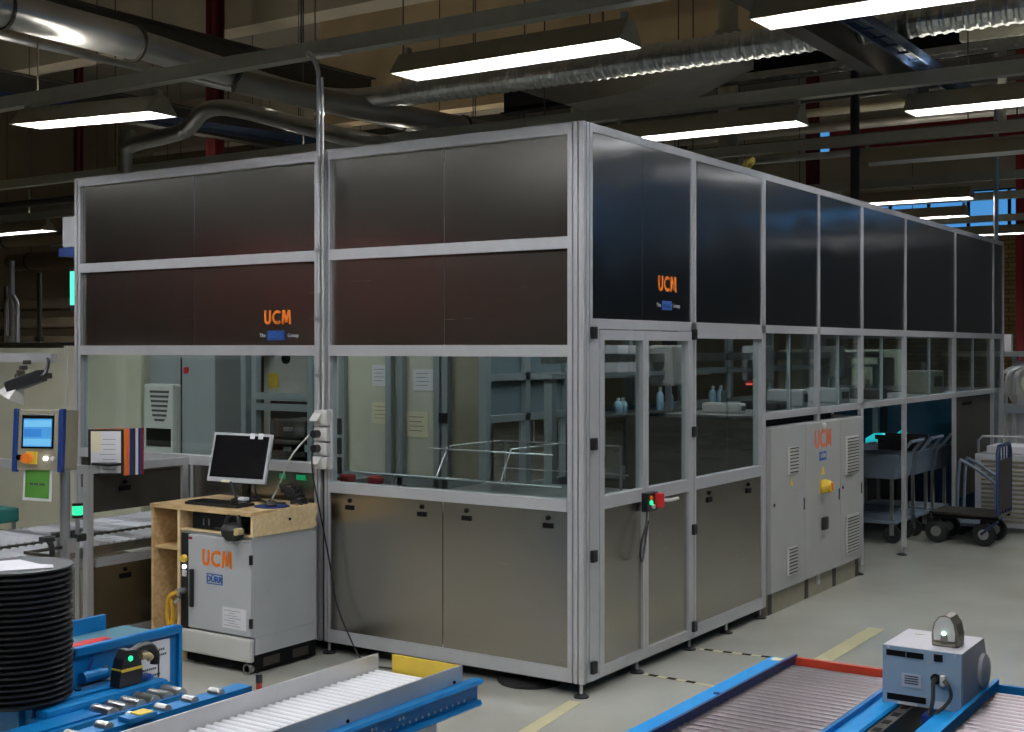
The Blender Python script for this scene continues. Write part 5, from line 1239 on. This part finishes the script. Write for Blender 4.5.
for x, y in ((1.88, -1.55), (1.88, -.76), (1.965, -.76), (1.965, -1.06)): B((x-.012, y-.02, 0), (x+.012, y+.02, .40)).build('leg', 'dark', bgp)
# label printer on the bridge
pr = thing('label_printer', (1.93, -.86, .5), 'blue-grey desktop label printer seen from behind, bridging the two conveyors', 'printer')
PX0, PX1, PY0, PY1, PZ0, PZ1 = 1.80, 2.06, -1.03, -.68, .503, .695
MB().prism([(PX0, PZ0), (PX1, PZ0), (PX1, PZ1), (PX0, PZ1)], (PY0, PY0+.012), 'XZ').build('rear_panel', 'printer_f', pr)
hsg = MB().prism([(PY0+.012, PZ0+.002), (PY1, PZ0+.002), (PY1, PZ0+.06), (PY1-.06, PZ1+.001), (PY0+.002, PZ1+.001)], (PX0+.001, PX1+.002), 'YZ').build('housing', 'printer_w', pr)
MB().lathe((PX1+.002, PY1-.09, PZ0+.085), [(.06, 0), (.06, .012), (.05, .018), (0, .018)], 22, 'X').build('side_bulge', 'printer_w', pr, True)
def onf(u0, u1, v0, v1, name, m, d=.004, par=pr):
    W_ = PX1-PX0; H_2 = PZ1-PZ0
    return B((PX0+u0*W_, PY0-d, PZ0+v0*H_2), (PX0+u1*W_, PY0, PZ0+v1*H_2)).build(name, m, par)
v1_ = onf(.05, .30, .83, .93, 'vent_slot', 'void', .002); onf(.31, .53, .83, .93, 'vent_slot', 'void', .002); onf(.66, .77, .83, .95, 'switch', 'void', .003); onf(.06, .56, .06, .17, 'vent_slot', 'void', .002)
lbp = onf(.25, .50, .32, .55, 'type_plate', 'grey', .002)
m = MB()
for k in range(4): m.box((PX0+.075, PY0-.003, .575+k*.008), (PX0+.12, PY0-.002, .579+k*.008))
m.build('printed_lines', 'ink', lbp)
onf(.20, .45, .0, .05, 'sticker', 'greyw', .002); onf(.63, .86, .02, .14, 'sticker', 'greyw', .002)
MB().lathe((PX0+.18, PY0, .605), [(0, 0), (.016, 0), (.018, -.008), (0, -.008)], 16, 'Y').build('power_inlet', 'black', pr)
MB().tube([(PX0+.18, PY0-.008, .605), (PX0+.18, PY0-.04, .60), (PX0+.182, PY0-.05, .55), (PX0+.172, PY0-.05, .50), (PX0+.155, PY0-.06, .44)], .007, 8, 5).build('power_cable', 'dark', pr, True)
MB().tube([(PX0+.20, PY0-.004, .60), (PX0+.225, PY0-.035, .60), (PX0+.235, PY0-.03, .56), (PX0+.215, PY0-.04, .525), (PX0+.19, PY0-.05, .50), (PX0+.165, PY0-.06, .44)], .006, 8, 5).build('data_cable', 'dark', pr, True)
B((PX0+.195, PY0-.02, .585), (PX0+.212, PY0, .62), .004).build('plug', 'greyw', pr)
for x in (PX0+.02, PX1-.02): MB().cyl((x, PY0, .69), (x, PY0-.002, .69), .004, n=8).build('screw', 'chrome', pr)
MB().cyl((PX0+.06, -.80, PZ1+.001), (PX0+.06, -.80, PZ1+.003), .018, n=16).build('moulded_mark', 'greyw', pr)
# scanner on the printer
s3 = thing('ring_scanner', (1.985, -.93, .697), 'white and grey presentation scanner with green light on the label printer', 'scanner')
prf = [(-.042, 0), (.042, 0), (.044, .035), (.036, .075), (.020, .098), (0, .104), (-.020, .098), (-.036, .075), (-.044, .035)]
MB().prism([(1.985+a, .697+b_) for a, b_ in prf], (-.95, -.87), 'XZ').build('body', 'brown_g', s3)
MB().prism([(1.985+a*.82, .697+.020+b_*.76) for a, b_ in prf], (-.956, -.95), 'XZ').build('white_face', 'greyw', s3)
gb = MB().prism([(1.973, .712), (1.997, .712), (1.995, .735), (1.985, .748), (1.975, .735)], (-.960, -.956), 'XZ').build('scan_button', 'brown_g', s3)
MB().lathe((1.985, -.960, .742), [(0, 0), (.007, 0), (.007, -.003), (0, -.004)], 10, 'Y').build('green_led', 'green_w', s3)
B((1.945, -.958, .697), (2.025, -.86, .708), .004).build('base', 'brown_g', s3)

# ------------------------------------------------------------------ markings on the floor
def tape(a, b_, w_, m, label, dashes=False):
    a, b_ = Vector((a[0], a[1], .0015)), Vector((b_[0], b_[1], .0015))
    o = MB().bar(a, b_, w_, .002).build('floor_tape', m); tag(o, label, 'floor tape', 'floor tape lines')
    if dashes:
        n = int((b_-a).length/.11); d = (b_-a).normalized()
        for k in range(n):
            p = a+d*(.03+.11*k)+Vector((0, 0, .002)); MB().bar(p, p+d*.05, w_*.95, .002).build('black_dash', 'void', o)
tape((.00, -.05), (.25, -1.9), .07, 'yellow_tape', 'faded yellow tape line from the machine corner foot toward camera')
tape((.03, .59), (.46, .57), .03, 'yellow_tape', 'black and yellow dashed tape from the second foot of the right side', True)
tape((.03, 1.255), (.50, 1.30), .03, 'yellow_tape', 'black and yellow dashed tape from the door post foot', True)
tape((.70, 1.3), (.69, 2.35), .10, 'yellow_tape', 'worn yellow tape line on the floor before the label printer')
single(MB().lathe((-.385, .14, .0), [(0, 0), (.16, 0), (.17, .015), (.14, .03), (0, .035)], 24), 'floor_mat_disc', 'rubber', 'black rubber disc lying under the machine front edge', 'disc')

ENC.location.x += .013
cd.location.x += .011; sk.location.x += .011
gl.location.x += .013; lbx.location.x += .013

# ------------------------------------------------------------------ camera, world
cam = bpy.data.cameras.new('camera'); co = bpy.data.objects.new('camera', cam); COL.objects.link(co); SC.camera = co
co.location = (3.1728, -5.3371, 1.70); co.rotation_euler = (PI/2, 0, math.atan2(858, 1281))
cam.sensor_width = 36; cam.lens = 1281/1024*36; cam.shift_y = -18/1024; cam.clip_end = 200
wd = bpy.data.worlds.new('world'); SC.world = wd; wd.use_nodes = True
bg = wd.node_tree.nodes['Background']; bg.inputs['Color'].default_value = (.12, .33, .63, 1); bg.inputs['Strength'].default_value = .8
SC.view_settings.view_transform = 'Standard'; SC.view_settings.look = 'None'; SC.view_settings.gamma = 1; SC.view_settings.exposure = .48
SC.view_settings.use_curve_mapping = False
SC.cycles.use_denoising = True
SC.cycles.max_bounces = 10; SC.cycles.transparent_max_bounces = 24; SC.cycles.caustics_reflective = False; SC.cycles.caustics_refractive = False
SC.cycles.sample_clamp_indirect = 6
